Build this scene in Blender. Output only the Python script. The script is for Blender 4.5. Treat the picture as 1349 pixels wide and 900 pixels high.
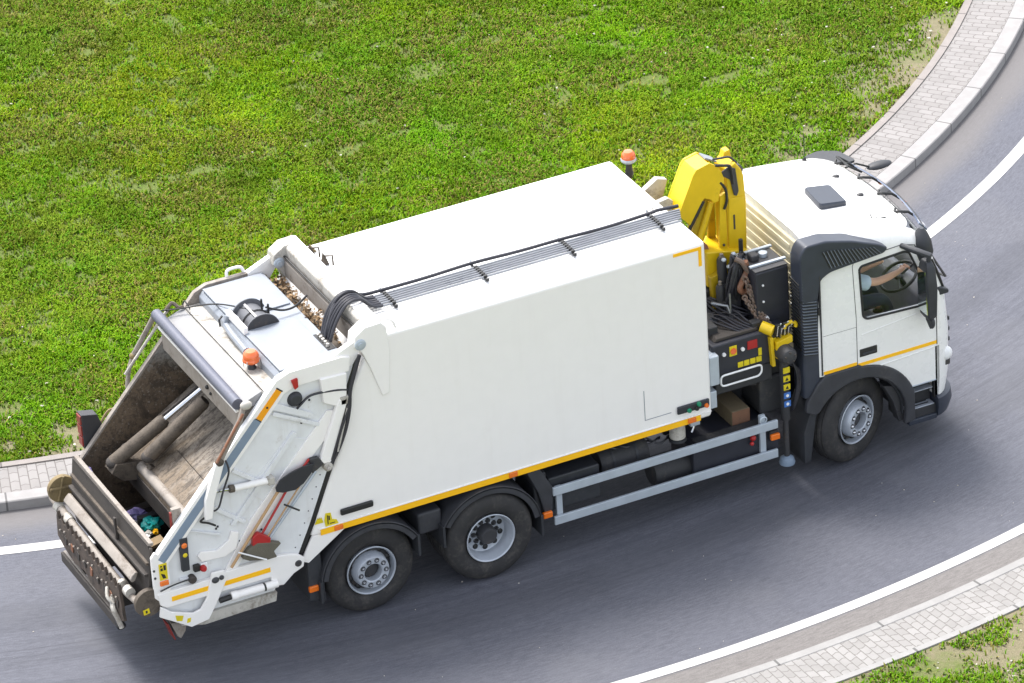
import bpy, bmesh, math, random
import numpy as np
from mathutils import Vector, Matrix
rad = math.radians
random.seed(7)
for o in list(bpy.data.objects): bpy.data.objects.remove(o)
scn = bpy.context.scene
COL = scn.collection

# ------------------------------------------------------------------ camera
cd = bpy.data.cameras.new('camera'); cam = bpy.data.objects.new('camera', cd); COL.objects.link(cam)
yaw, pitch, roll = 0.4252871413, 0.5161737205, -0.0649180920
fw = Vector((math.sin(yaw)*math.cos(pitch), math.cos(yaw)*math.cos(pitch), -math.sin(pitch)))
r0 = fw.cross(Vector((0, 0, 1))).normalized(); u0 = r0.cross(fw)
cr, sr = math.cos(roll), math.sin(roll)
rt = cr*r0+sr*u0; up = -sr*r0+cr*u0
m = Matrix.Identity(4)
for i in range(3): m[i][0] = rt[i]; m[i][1] = up[i]; m[i][2] = -fw[i]
m.translation = Vector((-24.102282, -45.360179, 30.297245))
cam.matrix_world = m
cd.sensor_width = 36; cd.lens = 7000/1349*36; cd.clip_start = 1; cd.clip_end = 3000
scn.camera = cam

# ------------------------------------------------------------------ light
SUN_EL, SUN_AZ = rad(62), rad(-8)     # azimuth measured from +Y towards +X
w = bpy.data.worlds.new('World'); scn.world = w; w.use_nodes = True
nt = w.node_tree; nt.nodes.clear()
sky = nt.nodes.new('ShaderNodeTexSky'); sky.sky_type = 'NISHITA'; sky.sun_disc = False
sky.sun_elevation = SUN_EL; sky.sun_rotation = SUN_AZ; sky.dust_density = 3.0; sky.ozone_density = 1.0
hs = nt.nodes.new('ShaderNodeHueSaturation'); hs.inputs['Saturation'].default_value = 0.36
bg = nt.nodes.new('ShaderNodeBackground'); bg.inputs[1].default_value = 0.15
wo = nt.nodes.new('ShaderNodeOutputWorld')
nt.links.new(sky.outputs[0], hs.inputs['Color']); nt.links.new(hs.outputs[0], bg.inputs[0]); nt.links.new(bg.outputs[0], wo.inputs[0])
sd = bpy.data.lights.new('sun', 'SUN'); sd.energy = 1.3; sd.angle = rad(17); sd.color = (1, 0.96, 0.9)
sun = bpy.data.objects.new('sun', sd); COL.objects.link(sun)
sdir = Vector((math.sin(SUN_AZ)*math.cos(SUN_EL), math.cos(SUN_AZ)*math.cos(SUN_EL), math.sin(SUN_EL)))
sun.rotation_euler = sdir.to_track_quat('Z', 'Y').to_euler(); sun.location = (0, 0, 40)
scn.view_settings.view_transform = 'Standard'; scn.view_settings.look = 'None'
scn.view_settings.exposure = 1.60; scn.view_settings.gamma = 1.0; scn.view_settings.use_curve_mapping = False

# ------------------------------------------------------------------ materials
class NT:
    def __init__(s, name):
        s.m = bpy.data.materials.new(name); s.m.use_nodes = True; s.t = s.m.node_tree
        s.b = s.t.nodes['Principled BSDF']
    def n(s, typ, **kw):
        x = s.t.nodes.new(typ)
        for k, v in kw.items(): setattr(x, k, v)
        return x
    def l(s, a, b): s.t.links.new(a, b)
    def math(s, op, a, b=None, c=None):
        x = s.n('ShaderNodeMath', operation=op)
        for i, v in enumerate((a, b, c)):
            if v is None: continue
            if isinstance(v, (int, float)): x.inputs[i].default_value = v
            else: s.l(v, x.inputs[i])
        return x.outputs[0]
    def noise(s, scale, detail=4, rough=.55, vec=None, dist=0):
        x = s.n('ShaderNodeTexNoise'); x.inputs['Scale'].default_value = scale; x.inputs['Detail'].default_value = detail
        x.inputs['Roughness'].default_value = rough; x.inputs['Distortion'].default_value = dist
        if vec is not None: s.l(vec, x.inputs['Vector'])
        return x.outputs['Fac']
    def ramp(s, fac, a, b):
        x = s.n('ShaderNodeMapRange'); x.inputs[1].default_value = a; x.inputs[2].default_value = b; x.interpolation_type = 'SMOOTHSTEP'
        s.l(fac, x.inputs[0]); return x.outputs[0]
    def mix(s, fac, a, b):
        x = s.n('ShaderNodeMix', data_type='RGBA')
        for sock, v in ((x.inputs[0], fac), (x.inputs[6], a), (x.inputs[7], b)):
            if isinstance(v, (int, float)): sock.default_value = v
            elif isinstance(v, tuple): sock.default_value = (*v, 1)
            else: s.l(v, sock)
        return x.outputs[2]
    def bump(s, h, strength=.3, dist=.01):
        x = s.n('ShaderNodeBump'); x.inputs['Strength'].default_value = strength; x.inputs['Distance'].default_value = dist
        s.l(h, x.inputs['Height']); s.l(x.outputs[0], s.b.inputs['Normal'])
    def pos(s): return s.n('ShaderNodeTexCoord').outputs['Object']
    def scaled(s, sx, sy, sz):
        x = s.n('ShaderNodeMapping'); x.inputs['Scale'].default_value = (sx, sy, sz); s.l(s.pos(), x.inputs[0]); return x.outputs[0]

M = {}
# colour scale per material, tuned with the exposure; unlisted materials are darkened
KEEP = dict(white_paint=1, roof_paint=1, cab_paint=.98, tailgate_paint=1.08, cream_paint=.92, dirty_white=.74, tube_steel=.6, mark_white=1, skin=1, shirt_blue=1, crane_yellow=.86, crane_shade=.8, yellow_tape=1, orange_reflector=.95, lamp_orange=.9, beacon_orange=.9, interior=.8, timber=.6, timber_end=.7, blue_grey_strip=.95, pale_grey_paint=.56, hood_paint=.66, pipe_steel=.42, galvanised=.85, wood_handle=.9, rim_silver=.82)
def mat(name, col, rough=.5, metal=0, dirt=0, dcol=(.16, .12, .085), dscale=3., streak=0, var=.06, bump=0, bscale=60, coat=0):
    k_ = KEEP.get(name, .76); col = tuple(v*k_ for v in col); dcol = tuple(v*k_ for v in dcol)
    t = NT(name)
    nz = t.noise(7, 5, vec=t.pos())
    c = t.mix(t.ramp(nz, .3, .7), tuple(v*(1-var) for v in col), tuple(min(1, v*(1+var)) for v in col))
    if dirt > 0:
        a = t.noise(dscale, 8, .68, vec=t.pos(), dist=.4); b = t.noise(dscale*9, 4, .7, vec=t.pos())
        f = t.math('MULTIPLY', t.ramp(t.math('ADD', t.math('MULTIPLY', a, .72), t.math('MULTIPLY', b, .28)), .62-.28*dirt, .74-.16*dirt), min(1, .35+dirt*.75))
        c = t.mix(f, c, dcol)
    if streak > 0:
        a = t.noise(1, 5, .6, vec=t.scaled(9, 9, .9))
        c = t.mix(t.math('MULTIPLY', t.ramp(a, .5, .8), streak), c, dcol)
    t.l(c, t.b.inputs['Base Color'])
    t.l(t.math('ADD', t.math('MULTIPLY', nz, .16), rough-.08), t.b.inputs['Roughness'])
    t.b.inputs['Metallic'].default_value = metal
    if coat: t.b.inputs['Coat Weight'].default_value = coat
    if bump: t.bump(t.noise(bscale, 4, vec=t.pos()), bump, .006)
    M[name] = t.m; return t.m
mat('white_paint', (.835, .812, .785), .34, var=.008, streak=.10, dcol=(.62, .58, .52))
mat('roof_paint', (.82, .82, .81), .42, dirt=.16, dcol=(.60, .54, .47), dscale=.7, var=.02)
mat('cab_paint', (.81, .805, .78), .28, coat=.4, var=.008, streak=.0, dcol=(.5, .46, .4))
mat('tailgate_paint', (.64, .65, .66), .45, dirt=.22, dcol=(.34, .30, .25), dscale=3.5, streak=.25, var=.03)
mat('pale_grey_paint', (.44, .48, .54), .45, dirt=.25, dcol=(.27, .24, .2), dscale=4, var=.04)
mat('hood_paint', (.36, .36, .37), .45, dirt=.25, dcol=(.2, .18, .16), dscale=5, var=.04)
mat('dirty_white', (.62, .59, .53), .6, dirt=.55, dcol=(.2, .16, .12), dscale=5, bump=.2)
mat('blue_grey_strip', (.20, .26, .34), .5, dirt=.1, var=.05)
mat('cream_paint', (.76, .69, .50), .5, dirt=.2, dcol=(.5, .40, .22), dscale=3, streak=.15)
mat('grimy_steel', (.14, .112, .085), .75, dirt=.68, dcol=(.055, .042, .032), dscale=7, bump=.6, bscale=40, streak=.35)
mat('comb_brown', (.12, .09, .07), .75, dirt=.7, dcol=(.035, .027, .022), dscale=9, bump=.6)
mat('worn_wall', (.22, .20, .175), .7, dirt=.72, dcol=(.075, .052, .036), dscale=3.2, bump=.5, bscale=45, streak=.2, var=.2)
mat('scraped_steel', (.30, .255, .21), .6, dirt=.6, dcol=(.10, .075, .055), dscale=3.0, bump=.5, bscale=45, streak=.5, var=.15)
mat('grimy_pale', (.36, .32, .28), .65, dirt=.5, dcol=(.15, .11, .08), dscale=4.5, bump=.4, bscale=35, streak=.3)
mat('grimy_dark', (.065, .055, .048), .75, dirt=.5, dcol=(.035, .03, .028), dscale=5, bump=.5, bscale=40)
mat('rusty_steel', (.30, .13, .07), .75, dirt=.5, dcol=(.36, .3, .25), dscale=9, bump=.4)
mat('chain_steel', (.20, .15, .12), .6, dirt=.5, dcol=(.30, .14, .08), dscale=20)
mat('ochre_dirt', (.28, .21, .10), .75, dirt=.5, dcol=(.12, .085, .05), dscale=9, bump=.5)
mat('black_plastic', (.035, .038, .045), .55, dirt=.22, dcol=(.12, .11, .1), dscale=2.5, var=.15, bump=.1)
mat('fender_plastic', (.045, .047, .055), .6, dirt=.3, dcol=(.13, .12, .11), dscale=2, var=.15, bump=.1)
mat('dark_wing', (.040, .048, .068), .40, var=.1)
mat('louvre_edge', (.20, .23, .28), .4)
mat('chassis_black', (.035, .036, .04), .65, dirt=.4, dcol=(.10, .09, .08), dscale=4, bump=.2)
mat('navy_tank', (.028, .03, .042), .5, dirt=.12, dcol=(.1, .1, .1), var=.1)
mat('rubber', (.034, .033, .034), .8, dirt=.5, dcol=(.10, .09, .08), dscale=3, var=.15, bump=.15)
mat('hose_rubber', (.035, .035, .045), .4)
mat('rim_silver', (.50, .54, .60), .4, metal=.2, dirt=.2, dcol=(.2, .18, .16), dscale=8)
mat('hub_dark', (.05, .05, .055), .55, dirt=.3)
mat('reel_grey', (.14, .145, .16), .5, dirt=.3, dcol=(.07, .06, .06))
mat('galvanised', (.52, .58, .64), .45, metal=.25, dirt=.05, var=.05)
mat('chrome', (.75, .76, .78), .18, metal=1)
mat('pipe_steel', (.6, .62, .66), .3, metal=.7)
mat('tube_steel', (.17, .18, .235), .5, metal=.1, dirt=.25, dcol=(.12, .1, .09), dscale=6)
mat('crane_yellow', (.80, .54, .008), .42, dirt=.16, dcol=(.36, .24, .02), dscale=4, streak=.2, var=.04)
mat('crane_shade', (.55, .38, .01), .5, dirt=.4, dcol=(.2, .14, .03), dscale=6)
mat('orange_reflector', (.9, .36, .01), .35, var=.03)
mat('yellow_tape', (.95, .50, .004), .4, var=.03)
mat('lamp_orange', (.85, .18, .01), .25, coat=.5, var=.05)
mat('beacon_orange', (.80, .15, .03), .22, coat=.6, var=.08)
mat('sign_yellow', (.85, .68, .01), .5)
mat('red_plastic', (.5, .02, .02), .4)
mat('red_lamp', (.30, .035, .025), .35, dirt=.3)
mat('green_plastic', (.01, .28, .14), .4)
mat('mark_white', (.8, .8, .8), .4)
mat('mark_black', (.02, .02, .02), .5)
mat('mark_blue', (.06, .2, .6), .5)
mat('timber', (.30, .235, .14), .8, dirt=.45, dcol=(.12, .09, .05), dscale=7, bump=.4)
mat('timber_end', (.24, .12, .07), .85, dirt=.4, dcol=(.1, .06, .04), dscale=12, bump=.4)
mat('wood_handle', (.48, .30, .15), .6, dirt=.2)
mat('broom_bristle', (.16, .145, .11), .9, bump=.8, bscale=120)
mat('shovel_black', (.028, .03, .038), .45, dirt=.15)
mat('skin', (.78, .45, .32), .5, var=.05)
mat('shirt_blue', (.58, .70, .80), .85, var=.08, bump=.3, bscale=80)
mat('hair', (.05, .035, .025), .8)
mat('trousers', (.04, .045, .07), .9)
mat('interior', (.22, .22, .24), .7)
mat('sky_blue_cloth', (.02, .35, .75), .7)
mat('paper', (.7, .68, .62), .7)
mat('teal_bag', (.01, .42, .40), .4, bump=.3)
mat('violet_bag', (.26, .22, .48), .4, bump=.3)
mat('green_bag', (.02, .36, .06), .4)
mat('card_brown', (.34, .24, .13), .8)
mat('leaf_litter', (.30, .2, .11), .9, var=.5)
t = NT('glass'); t.b.inputs['Base Color'].default_value = (.75, .82, .82, 1); t.b.inputs['Roughness'].default_value = .03
t.b.inputs['Transmission Weight'].default_value = 1; t.b.inputs['IOR'].default_value = 1.02; t.b.inputs['Specular IOR Level'].default_value = .5
t.b.inputs['Coat Weight'].default_value = .5; M['glass'] = t.m
t = NT('tinted_visor'); t.b.inputs['Base Color'].default_value = (.12, .15, .22, 1); t.b.inputs['Roughness'].default_value = .12
t.b.inputs['Coat Weight'].default_value = .8; M['tinted_visor'] = t.m
t = NT('mirror_glass'); t.b.inputs['Base Color'].default_value = (.7, .75, .75, 1); t.b.inputs['Metallic'].default_value = 1; t.b.inputs['Roughness'].default_value = .05; M['mirror_glass'] = t.m

def hopper_mat(name, top, low, dark, zlo, zhi, sc):
    t = NT(name); p = t.pos(); sp = t.n('ShaderNodeSeparateXYZ'); t.l(p, sp.inputs[0])
    mp = t.n('ShaderNodeMapping'); mp.inputs['Scale'].default_value = sc; t.l(p, mp.inputs[0])
    a = t.noise(2.2, 8, .7, vec=mp.outputs[0], dist=.6); b = t.noise(26, 5, .75, vec=p); d = t.noise(4.5, 8, .74, vec=mp.outputs[0], dist=.5)
    g = t.math('SUBTRACT', 1.0, t.ramp(sp.outputs[2], zlo, zhi))
    f = t.math('ADD', g, t.math('MULTIPLY', t.math('SUBTRACT', a, .5), 1.6))
    c = t.mix(t.ramp(f, .25, .75), top, low)
    c = t.mix(t.math('MULTIPLY', t.ramp(b, .48, .62), .5), c, dark)
    c = t.mix(t.math('MULTIPLY', t.ramp(d, .47, .60), .7), c, dark)
    c = t.mix(t.math('MULTIPLY', t.ramp(t.noise(40, 3, .6, vec=mp.outputs[0]), .60, .7), .35), c, tuple(min(1, v*1.5) for v in top))
    t.l(c, t.b.inputs['Base Color']); t.b.inputs['Roughness'].default_value = .68; t.bump(b, .6, .006); M[name] = t.m
hopper_mat('worn_wall', (.27, .262, .245), (.135, .098, .065), (.026, .020, .015), 2.0, 2.9, (1, 1, 1))
hopper_mat('scraped_steel', (.27, .235, .195), (.19, .145, .10), (.034, .025, .019), 1.3, 2.3, (.7, 3.5, 1.2))
# setting materials -----------------------------------------------------
C1 = (-4.07, 17.30); C2 = (-3.40, 15.00); CL = (-3.80, 16.47)
def polar(t, c):
    g = t.n('ShaderNodeNewGeometry').outputs['Position']
    sp = t.n('ShaderNodeSeparateXYZ'); t.l(g, sp.inputs[0])
    dx = t.math('SUBTRACT', sp.outputs[0], c[0]); dy = t.math('SUBTRACT', sp.outputs[1], c[1])
    r = t.math('SQRT', t.math('ADD', t.math('MULTIPLY', dx, dx), t.math('MULTIPLY', dy, dy)))
    a = t.math('ARCTAN2', dx, t.math('MULTIPLY', dy, -1.0))
    return r, a, g
def vec(t, a, b, c=0.0):
    x = t.n('ShaderNodeCombineXYZ')
    for i, v in enumerate((a, b, c)):
        if isinstance(v, (int, float)): x.inputs[i].default_value = v
        else: t.l(v, x.inputs[i])
    return x.outputs[0]
t = NT('asphalt')
r, a, g = polar(t, C1); r2, a2, _ = polar(t, C2)
u = t.math('MULTIPLY', a, 17.0)
fine = t.math('ADD', t.math('MULTIPLY', t.noise(60, 4, .8, vec=g), .5), t.math('MULTIPLY', t.noise(1, 4, .7, vec=vec(t, t.math('MULTIPLY', u, 9), t.math('MULTIPLY', r, 34)), dist=.3), .5)); mid = t.noise(1.3, 5, .6, vec=g)
sv = vec(t, t.math('MULTIPLY', u, .8), t.math('MULTIPLY', r, 11.0))
st = t.noise(1.0, 6, .65, vec=sv, dist=.25)
sv2 = vec(t, t.math('MULTIPLY', u, .14), t.math('MULTIPLY', r, 26.0), 3.0)
st2 = t.noise(1.0, 3, .6, vec=sv2, dist=.1)
path = t.math('MULTIPLY', t.ramp(r, 17.0, 18.1), t.math('SUBTRACT', 1.0, t.ramp(r, 18.9, 20.3)))
c = t.mix(t.ramp(fine, .38, .62), (.059, .062, .078), (.100, .103, .125))
c = t.mix(t.math('MULTIPLY', t.ramp(mid, .35, .7), .35), c, (.098, .102, .124))
c = t.mix(t.math('MULTIPLY', t.ramp(st, .45, .62), t.math('ADD', t.math('MULTIPLY', path, .30), .04)), c, (.042, .045, .058))
c = t.mix(t.math('MULTIPLY', t.ramp(st2, .58, .72), t.math('ADD', t.math('MULTIPLY', path, .40), .06)), c, (.030, .032, .042))
for ra_, rb_, am in ((17.35, .42, .32), (19.1, .45, .26), (18.2, .16, .16)):
    q = t.math('ABSOLUTE', t.math('SUBTRACT', t.math('ADD', r, t.math('MULTIPLY', t.math('SUBTRACT', mid, .5), .35)), ra_))
    band = t.math('SUBTRACT', 1.0, t.ramp(q, rb_*.25, rb_))
    c = t.mix(t.math('MULTIPLY', band, t.math('ADD', am*.55, t.math('MULTIPLY', st, am*.9))), c, (.036, .038, .047))
pt_ = t.noise(.55, 3, .5, vec=g); c = t.mix(t.math('MULTIPLY', t.ramp(pt_, .5, .62), .16), c, (.13, .13, .14))
oil = t.noise(3.2, 4, .6, vec=g); c = t.mix(t.math('MULTIPLY', t.ramp(oil, .66, .74), .3), c, (.04, .04, .045))
wv = t.math('ADD', r, t.math('MULTIPLY', t.math('SUBTRACT', mid, .5), .25))
gut1 = t.math('SUBTRACT', 1.0, t.ramp(wv, 15.35, 15.75))
wv2 = t.math('ADD', r2, t.math('MULTIPLY', t.math('SUBTRACT', mid, .5), .02))
gut2 = t.ramp(wv2, 18.84, 18.90)
c = t.mix(t.math('MULTIPLY', gut1, .6), c, (.150, .138, .128))
c = t.mix(t.math('MULTIPLY', gut2, .8), c, t.mix(t.ramp(fine, .35, .65), (.125, .113, .104), (.20, .184, .17)))
spk = t.n('ShaderNodeTexVoronoi'); spk.inputs['Scale'].default_value = 9; t.l(g, spk.inputs['Vector'])
c = t.mix(t.math('MULTIPLY', t.math('SUBTRACT', 1.0, t.ramp(spk.outputs['Distance'], .03, .09)), .3), c, (.22, .215, .21))
t.l(c, t.b.inputs['Base Color']); t.b.inputs['Roughness'].default_value = .82
t.bump(fine, .35, .004); M['asphalt'] = t.m

def paver_mat(name, c0, ca, cb, cj, R0=15.0, bw=.19, bh=.11):
    t = NT(name); r, a, g = polar(t, c0)
    u = t.math('MULTIPLY', a, R0)
    zz = t.math('PINGPONG', t.math('MULTIPLY', u, 1.0), .055)
    rr = t.math('ADD', r, t.math('MULTIPLY', zz, .45))
    br = t.n('ShaderNodeTexBrick'); t.l(vec(t, rr, u), br.inputs['Vector'])
    br.inputs['Scale'].default_value = 1; br.inputs['Brick Width'].default_value = bw; br.inputs['Row Height'].default_value = bh
    br.inputs['Mortar Size'].default_value = .006; br.inputs['Mortar Smooth'].default_value = .4; br.inputs['Bias'].default_value = 0
    br.inputs['Color1'].default_value = (*ca, 1); br.inputs['Color2'].default_value = (*cb, 1); br.inputs['Mortar'].default_value = (*cj, 1)
    nz = t.noise(2.5, 5, .6, vec=g); fz = t.noise(80, 3, .6, vec=g)
    c = t.mix(t.math('MULTIPLY', t.ramp(nz, .4, .75), .4), br.outputs['Color'], tuple(v*.78 for v in ca))
    c = t.mix(t.math('MULTIPLY', t.ramp(fz, .5, .8), .25), c, tuple(v*.7 for v in ca))
    t.l(c, t.b.inputs['Base Color']); t.b.inputs['Roughness'].default_value = .9
    inv = t.math('SUBTRACT', 1.0, br.outputs['Fac']); t.bump(inv, .6, .006); M[name] = t.m
paver_mat('pavers', C1, (.215, .203, .195), (.25, .238, .23), (.115, .102, .095))
paver_mat('pavers_light', C2, (.235, .226, .216), (.285, .276, .266), (.15, .138, .128), 19.7, .13, .10)
def kerb_mat(name, c0, col):
    t = NT(name); r, a, g = polar(t, c0)
    u = t.math('FRACT', t.math('MULTIPLY', a, 15.1))
    j = t.math('LESS_THAN', t.math('ABSOLUTE', t.math('SUBTRACT', u, .5)), .011)
    nz = t.noise(6, 6, .65, vec=g); f2 = t.noise(90, 3, .6, vec=g)
    c = t.mix(t.ramp(nz, .35, .7), tuple(v*.88 for v in col), col)
    c = t.mix(t.math('MULTIPLY', t.ramp(f2, .5, .8), .2), c, tuple(v*.6 for v in col))
    c = t.mix(j, c, tuple(v*.4 for v in col))
    t.l(c, t.b.inputs['Base Color']); t.b.inputs['Roughness'].default_value = .88; t.bump(f2, .2, .004); M[name] = t.m
kerb_mat('kerb_concrete', C1, (.29, .28, .275)); kerb_mat('edging_concrete', C1, (.245, .22, .205)); kerb_mat('kerb_light', C2, (.29, .283, .275))
t = NT('line_paint'); g = t.n('ShaderNodeNewGeometry').outputs['Position']
n1 = t.noise(45, 5, .7, vec=g); c = t.mix(t.math('MULTIPLY', t.ramp(n1, .52, .75), .35), (.46, .45, .435), (.22, .22, .225))
t.l(c, t.b.inputs['Base Color']); t.b.inputs['Roughness'].default_value = .7; M['line_paint'] = t.m
t = NT('soil'); g = t.n('ShaderNodeNewGeometry').outputs['Position']
n1 = t.noise(1.1, 6, .6, vec=g); n2 = t.noise(14, 6, .7, vec=g); n3 = t.noise(60, 4, .7, vec=g)
c = t.mix(t.ramp(n2, .3, .7), (.075, .125, .010), (.105, .125, .025))
c = t.mix(t.math('MULTIPLY', t.ramp(n3, .5, .72), .45), c, (.14, .115, .055))
r, a, _ = polar(t, C1); r2_ = r
edge = t.math('MAXIMUM', t.math('MULTIPLY', t.ramp(r, 12.6, 14.1), t.ramp(n1, .32, .55)), t.math('MULTIPLY', t.ramp(r2_, 20.0, 19.99), 0))
c = t.mix(t.math('MULTIPLY', edge, t.math('ADD', .45, t.math('MULTIPLY', n2, .5))), c, (.21, .165, .12))
t.l(c, t.b.inputs['Base Color']); t.b.inputs['Roughness'].default_value = .95; t.bump(n2, .8, .03); M['soil'] = t.m
t = NT('grass_blade'); at_ = t.n('ShaderNodeAttribute'); at_.attribute_name = 'Col'
t.l(at_.outputs['Color'], t.b.inputs['Base Color']); t.b.inputs['Roughness'].default_value = .6
t.b.inputs['Specular IOR Level'].default_value = .06; M['grass_blade'] = t.m

# ------------------------------------------------------------------ mesh helper
ROOT = {}
def link(o, parent):
    COL.objects.link(o)
    if parent is not None: o.parent = parent
def base_of(parent):
    p = parent; v = Vector((0, 0, 0))
    while p is not None: v += p.location; p = p.parent
    return v
class MB:
    def __init__(s): s.bm = bmesh.new()
    def _hull(s, vs, faces):
        V = [s.bm.verts.new(v) for v in vs]
        for f in faces:
            try: s.bm.faces.new([V[i] for i in f])
            except ValueError: pass
        return V
    def box(s, x0, x1, y0, y1, z0, z1, rot=None):
        vs = [Vector((x, y, z)) for x in (x0, x1) for y in (y0, y1) for z in (z0, z1)]
        if rot:
            c = Vector(((x0+x1)/2, (y0+y1)/2, (z0+z1)/2)); R = Matrix.Rotation(rot[0], 3, rot[1]); vs = [R@(v-c)+c for v in vs]
        s._hull(vs, [(0, 1, 3, 2), (4, 6, 7, 5), (0, 4, 5, 1), (2, 3, 7, 6), (0, 2, 6, 4), (1, 5, 7, 3)]); return s
    def prism(s, pts, a, b, ax='y'):
        # pts: (x,z) for ax y, (y,z) for ax x, (x,y) for ax z
        f = {'y': lambda p, t: (p[0], t, p[1]), 'x': lambda p, t: (t, p[0], p[1]), 'z': lambda p, t: (p[0], p[1], t)}[ax]
        n = len(pts)
        A = [s.bm.verts.new(f(p, a)) for p in pts]; B = [s.bm.verts.new(f(p, b)) for p in pts]
        s.bm.faces.new(A); s.bm.faces.new(B[::-1])
        for i in range(n): j = (i+1) % n; s.bm.faces.new((A[j], A[i], B[i], B[j]))
        return s
    def strip(s, pts, a, b, th, ax='y'):
        # an open profile given thickness th (offset to the left of the path), swept from a to b
        P = [Vector(p) for p in pts]; off = []
        for i, p in enumerate(P):
            d = (P[min(i+1, len(P)-1)]-P[max(i-1, 0)]).normalized(); off.append(p+Vector((-d.y, d.x))*th)
        return s.prism([tuple(p) for p in P]+[tuple(p) for p in off[::-1]], a, b, ax)
    def tube(s, pts, r, seg=10, caps=True):
        P = [Vector(p) for p in pts]; rr = r if isinstance(r, (list, tuple)) else [r]*len(P)
        up0 = None; rings = []
        for i, p in enumerate(P):
            d = (P[min(i+1, len(P)-1)]-P[max(i-1, 0)]).normalized()
            if up0 is None: up0 = d.orthogonal().normalized()
            up0 = (up0-d*up0.dot(d)).normalized(); q = d.cross(up0)
            rings.append([s.bm.verts.new(p+(up0*math.cos(k*2*math.pi/seg)+q*math.sin(k*2*math.pi/seg))*rr[i]) for k in range(seg)])
        for A, B in zip(rings, rings[1:]):
            for k in range(seg): s.bm.faces.new((A[k], A[(k+1) % seg], B[(k+1) % seg], B[k]))
        if caps: s.bm.faces.new(rings[0][::-1]); s.bm.faces.new(rings[-1])
        return s
    def curve(s, pts, r, seg=8, n=8):
        P = [Vector(p) for p in pts]; Q = []
        for i in range(len(P)-1):
            a, b, c, d = P[max(i-1, 0)], P[i], P[i+1], P[min(i+2, len(P)-1)]
            for k in range(n):
                t = k/n; Q.append(.5*((2*b)+(c-a)*t+(2*a-5*b+4*c-d)*t*t+(3*b-a-3*c+d)*t**3))
        Q.append(P[-1]); return s.tube(Q, r, seg)
    def lathe(s, prof, c=(0, 0, 0), ax='y', seg=40, close=False):
        # prof: (radius, along)
        rings = []
        for (r, h) in prof:
            ring = []
            for k in range(seg):
                a = 2*math.pi*k/seg; u, v = r*math.cos(a), r*math.sin(a)
                p = {'y': (u, h, v), 'x': (h, u, v), 'z': (u, v, h)}[ax]
                ring.append(s.bm.verts.new(Vector(p)+Vector(c)))
            rings.append(ring)
        pr = list(zip(rings, rings[1:]))
        if close: pr.append((rings[-1], rings[0]))
        for A, B in pr:
            for k in range(seg): s.bm.faces.new((A[k], A[(k+1) % seg], B[(k+1) % seg], B[k]))
        if not close:
            if prof[0][0] > 1e-4: s.bm.faces.new(rings[0][::-1])
            if prof[-1][0] > 1e-4: s.bm.faces.new(rings[-1])
        return s
    def sphere(s, c, r, sc=(1, 1, 1), seg=16):
        g = bmesh.ops.create_uvsphere(s.bm, u_segments=seg, v_segments=max(6, seg//2), radius=r)
        for v in g['verts']: v.co = Vector((v.co.x*sc[0], v.co.y*sc[1], v.co.z*sc[2]))+Vector(c)
        return s
    def loft(s, rings, cap=True):
        R_ = [[s.bm.verts.new(p) for p in ring] for ring in rings]; n = len(R_[0])
        for A, B in zip(R_, R_[1:]):
            for k in range(n): s.bm.faces.new((A[k], A[(k+1) % n], B[(k+1) % n], B[k]))
        if cap: s.bm.faces.new(R_[0][::-1]); s.bm.faces.new(R_[-1])
        return s
    def build(s, name, mt, parent=None, bevel=0, seg=2, smooth=35, shift=True, loc=None):
        bmesh.ops.remove_doubles(s.bm, verts=s.bm.verts, dist=1e-5)
        bmesh.ops.recalc_face_normals(s.bm, faces=s.bm.faces)
        me = bpy.data.meshes.new(name)
        off = base_of(parent) if shift else Vector((0, 0, 0))
        if off.length: bmesh.ops.translate(s.bm, verts=s.bm.verts, vec=-off)
        s.bm.to_mesh(me); s.bm.free()
        o = bpy.data.objects.new(name, me); link(o, parent)
        if loc is not None: o.location = loc
        for x in (mt if isinstance(mt, (list, tuple)) else [mt]): me.materials.append(M[x] if isinstance(x, str) else x)
        if smooth:
            me.polygons.foreach_set('use_smooth', [True]*len(me.polygons)); me.set_sharp_from_angle(angle=rad(smooth))
        if bevel:
            b = o.modifiers.new('bevel', 'BEVEL'); b.width = bevel; b.segments = seg; b.limit_method = 'ANGLE'; b.angle_limit = rad(35); b.harden_normals = True
        return o
def tag(o, label=None, cat=None, group=None, kind=None):
    if label: o['label'] = label
    if cat: o['category'] = cat
    if group: o['group'] = group
    if kind: o['kind'] = kind
    return o
def empty(name, loc, label, cat, group=None):
    o = bpy.data.objects.new(name, None); COL.objects.link(o); o.location = loc; o.empty_display_size = .3
    return tag(o, label, cat, group)
def bx(name, mt, par, x0, x1, y0, y1, z0, z1, bevel=.004, rot=None):
    return MB().box(x0, x1, y0, y1, z0, z1, rot).build(name, mt, par, bevel=bevel)

# ------------------------------------------------------------------ setting
def ring_mesh(name, mt, c, ra, rb, z, seg=720, zb=None, kind='structure', radii=None):
    """flat annulus; with zb it gets vertical sides down to zb"""
    bm = bmesh.new(); rr = radii or [ra, rb]
    prof = [(q, z) for q in rr]
    if zb is not None: prof = [(rr[0], zb)]+prof+[(rr[-1], zb)]
    rings = [[bm.verts.new((c[0]+q*math.sin(2*math.pi*k/seg), c[1]-q*math.cos(2*math.pi*k/seg), h)) for k in range(seg)] for q, h in prof]
    for A, B in zip(rings, rings[1:]):
        for k in range(seg): bm.faces.new((A[k], A[(k+1) % seg], B[(k+1) % seg], B[k]))
    bmesh.ops.recalc_face_normals(bm, faces=bm.faces)
    me = bpy.data.meshes.new(name); bm.to_mesh(me); bm.free()
    o = bpy.data.objects.new(name, me); COL.objects.link(o); me.materials.append(M[mt]); o['kind'] = kind
    return o
ring_mesh('road', 'asphalt', C1, 13.5, 24.0, 0.0)
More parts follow.
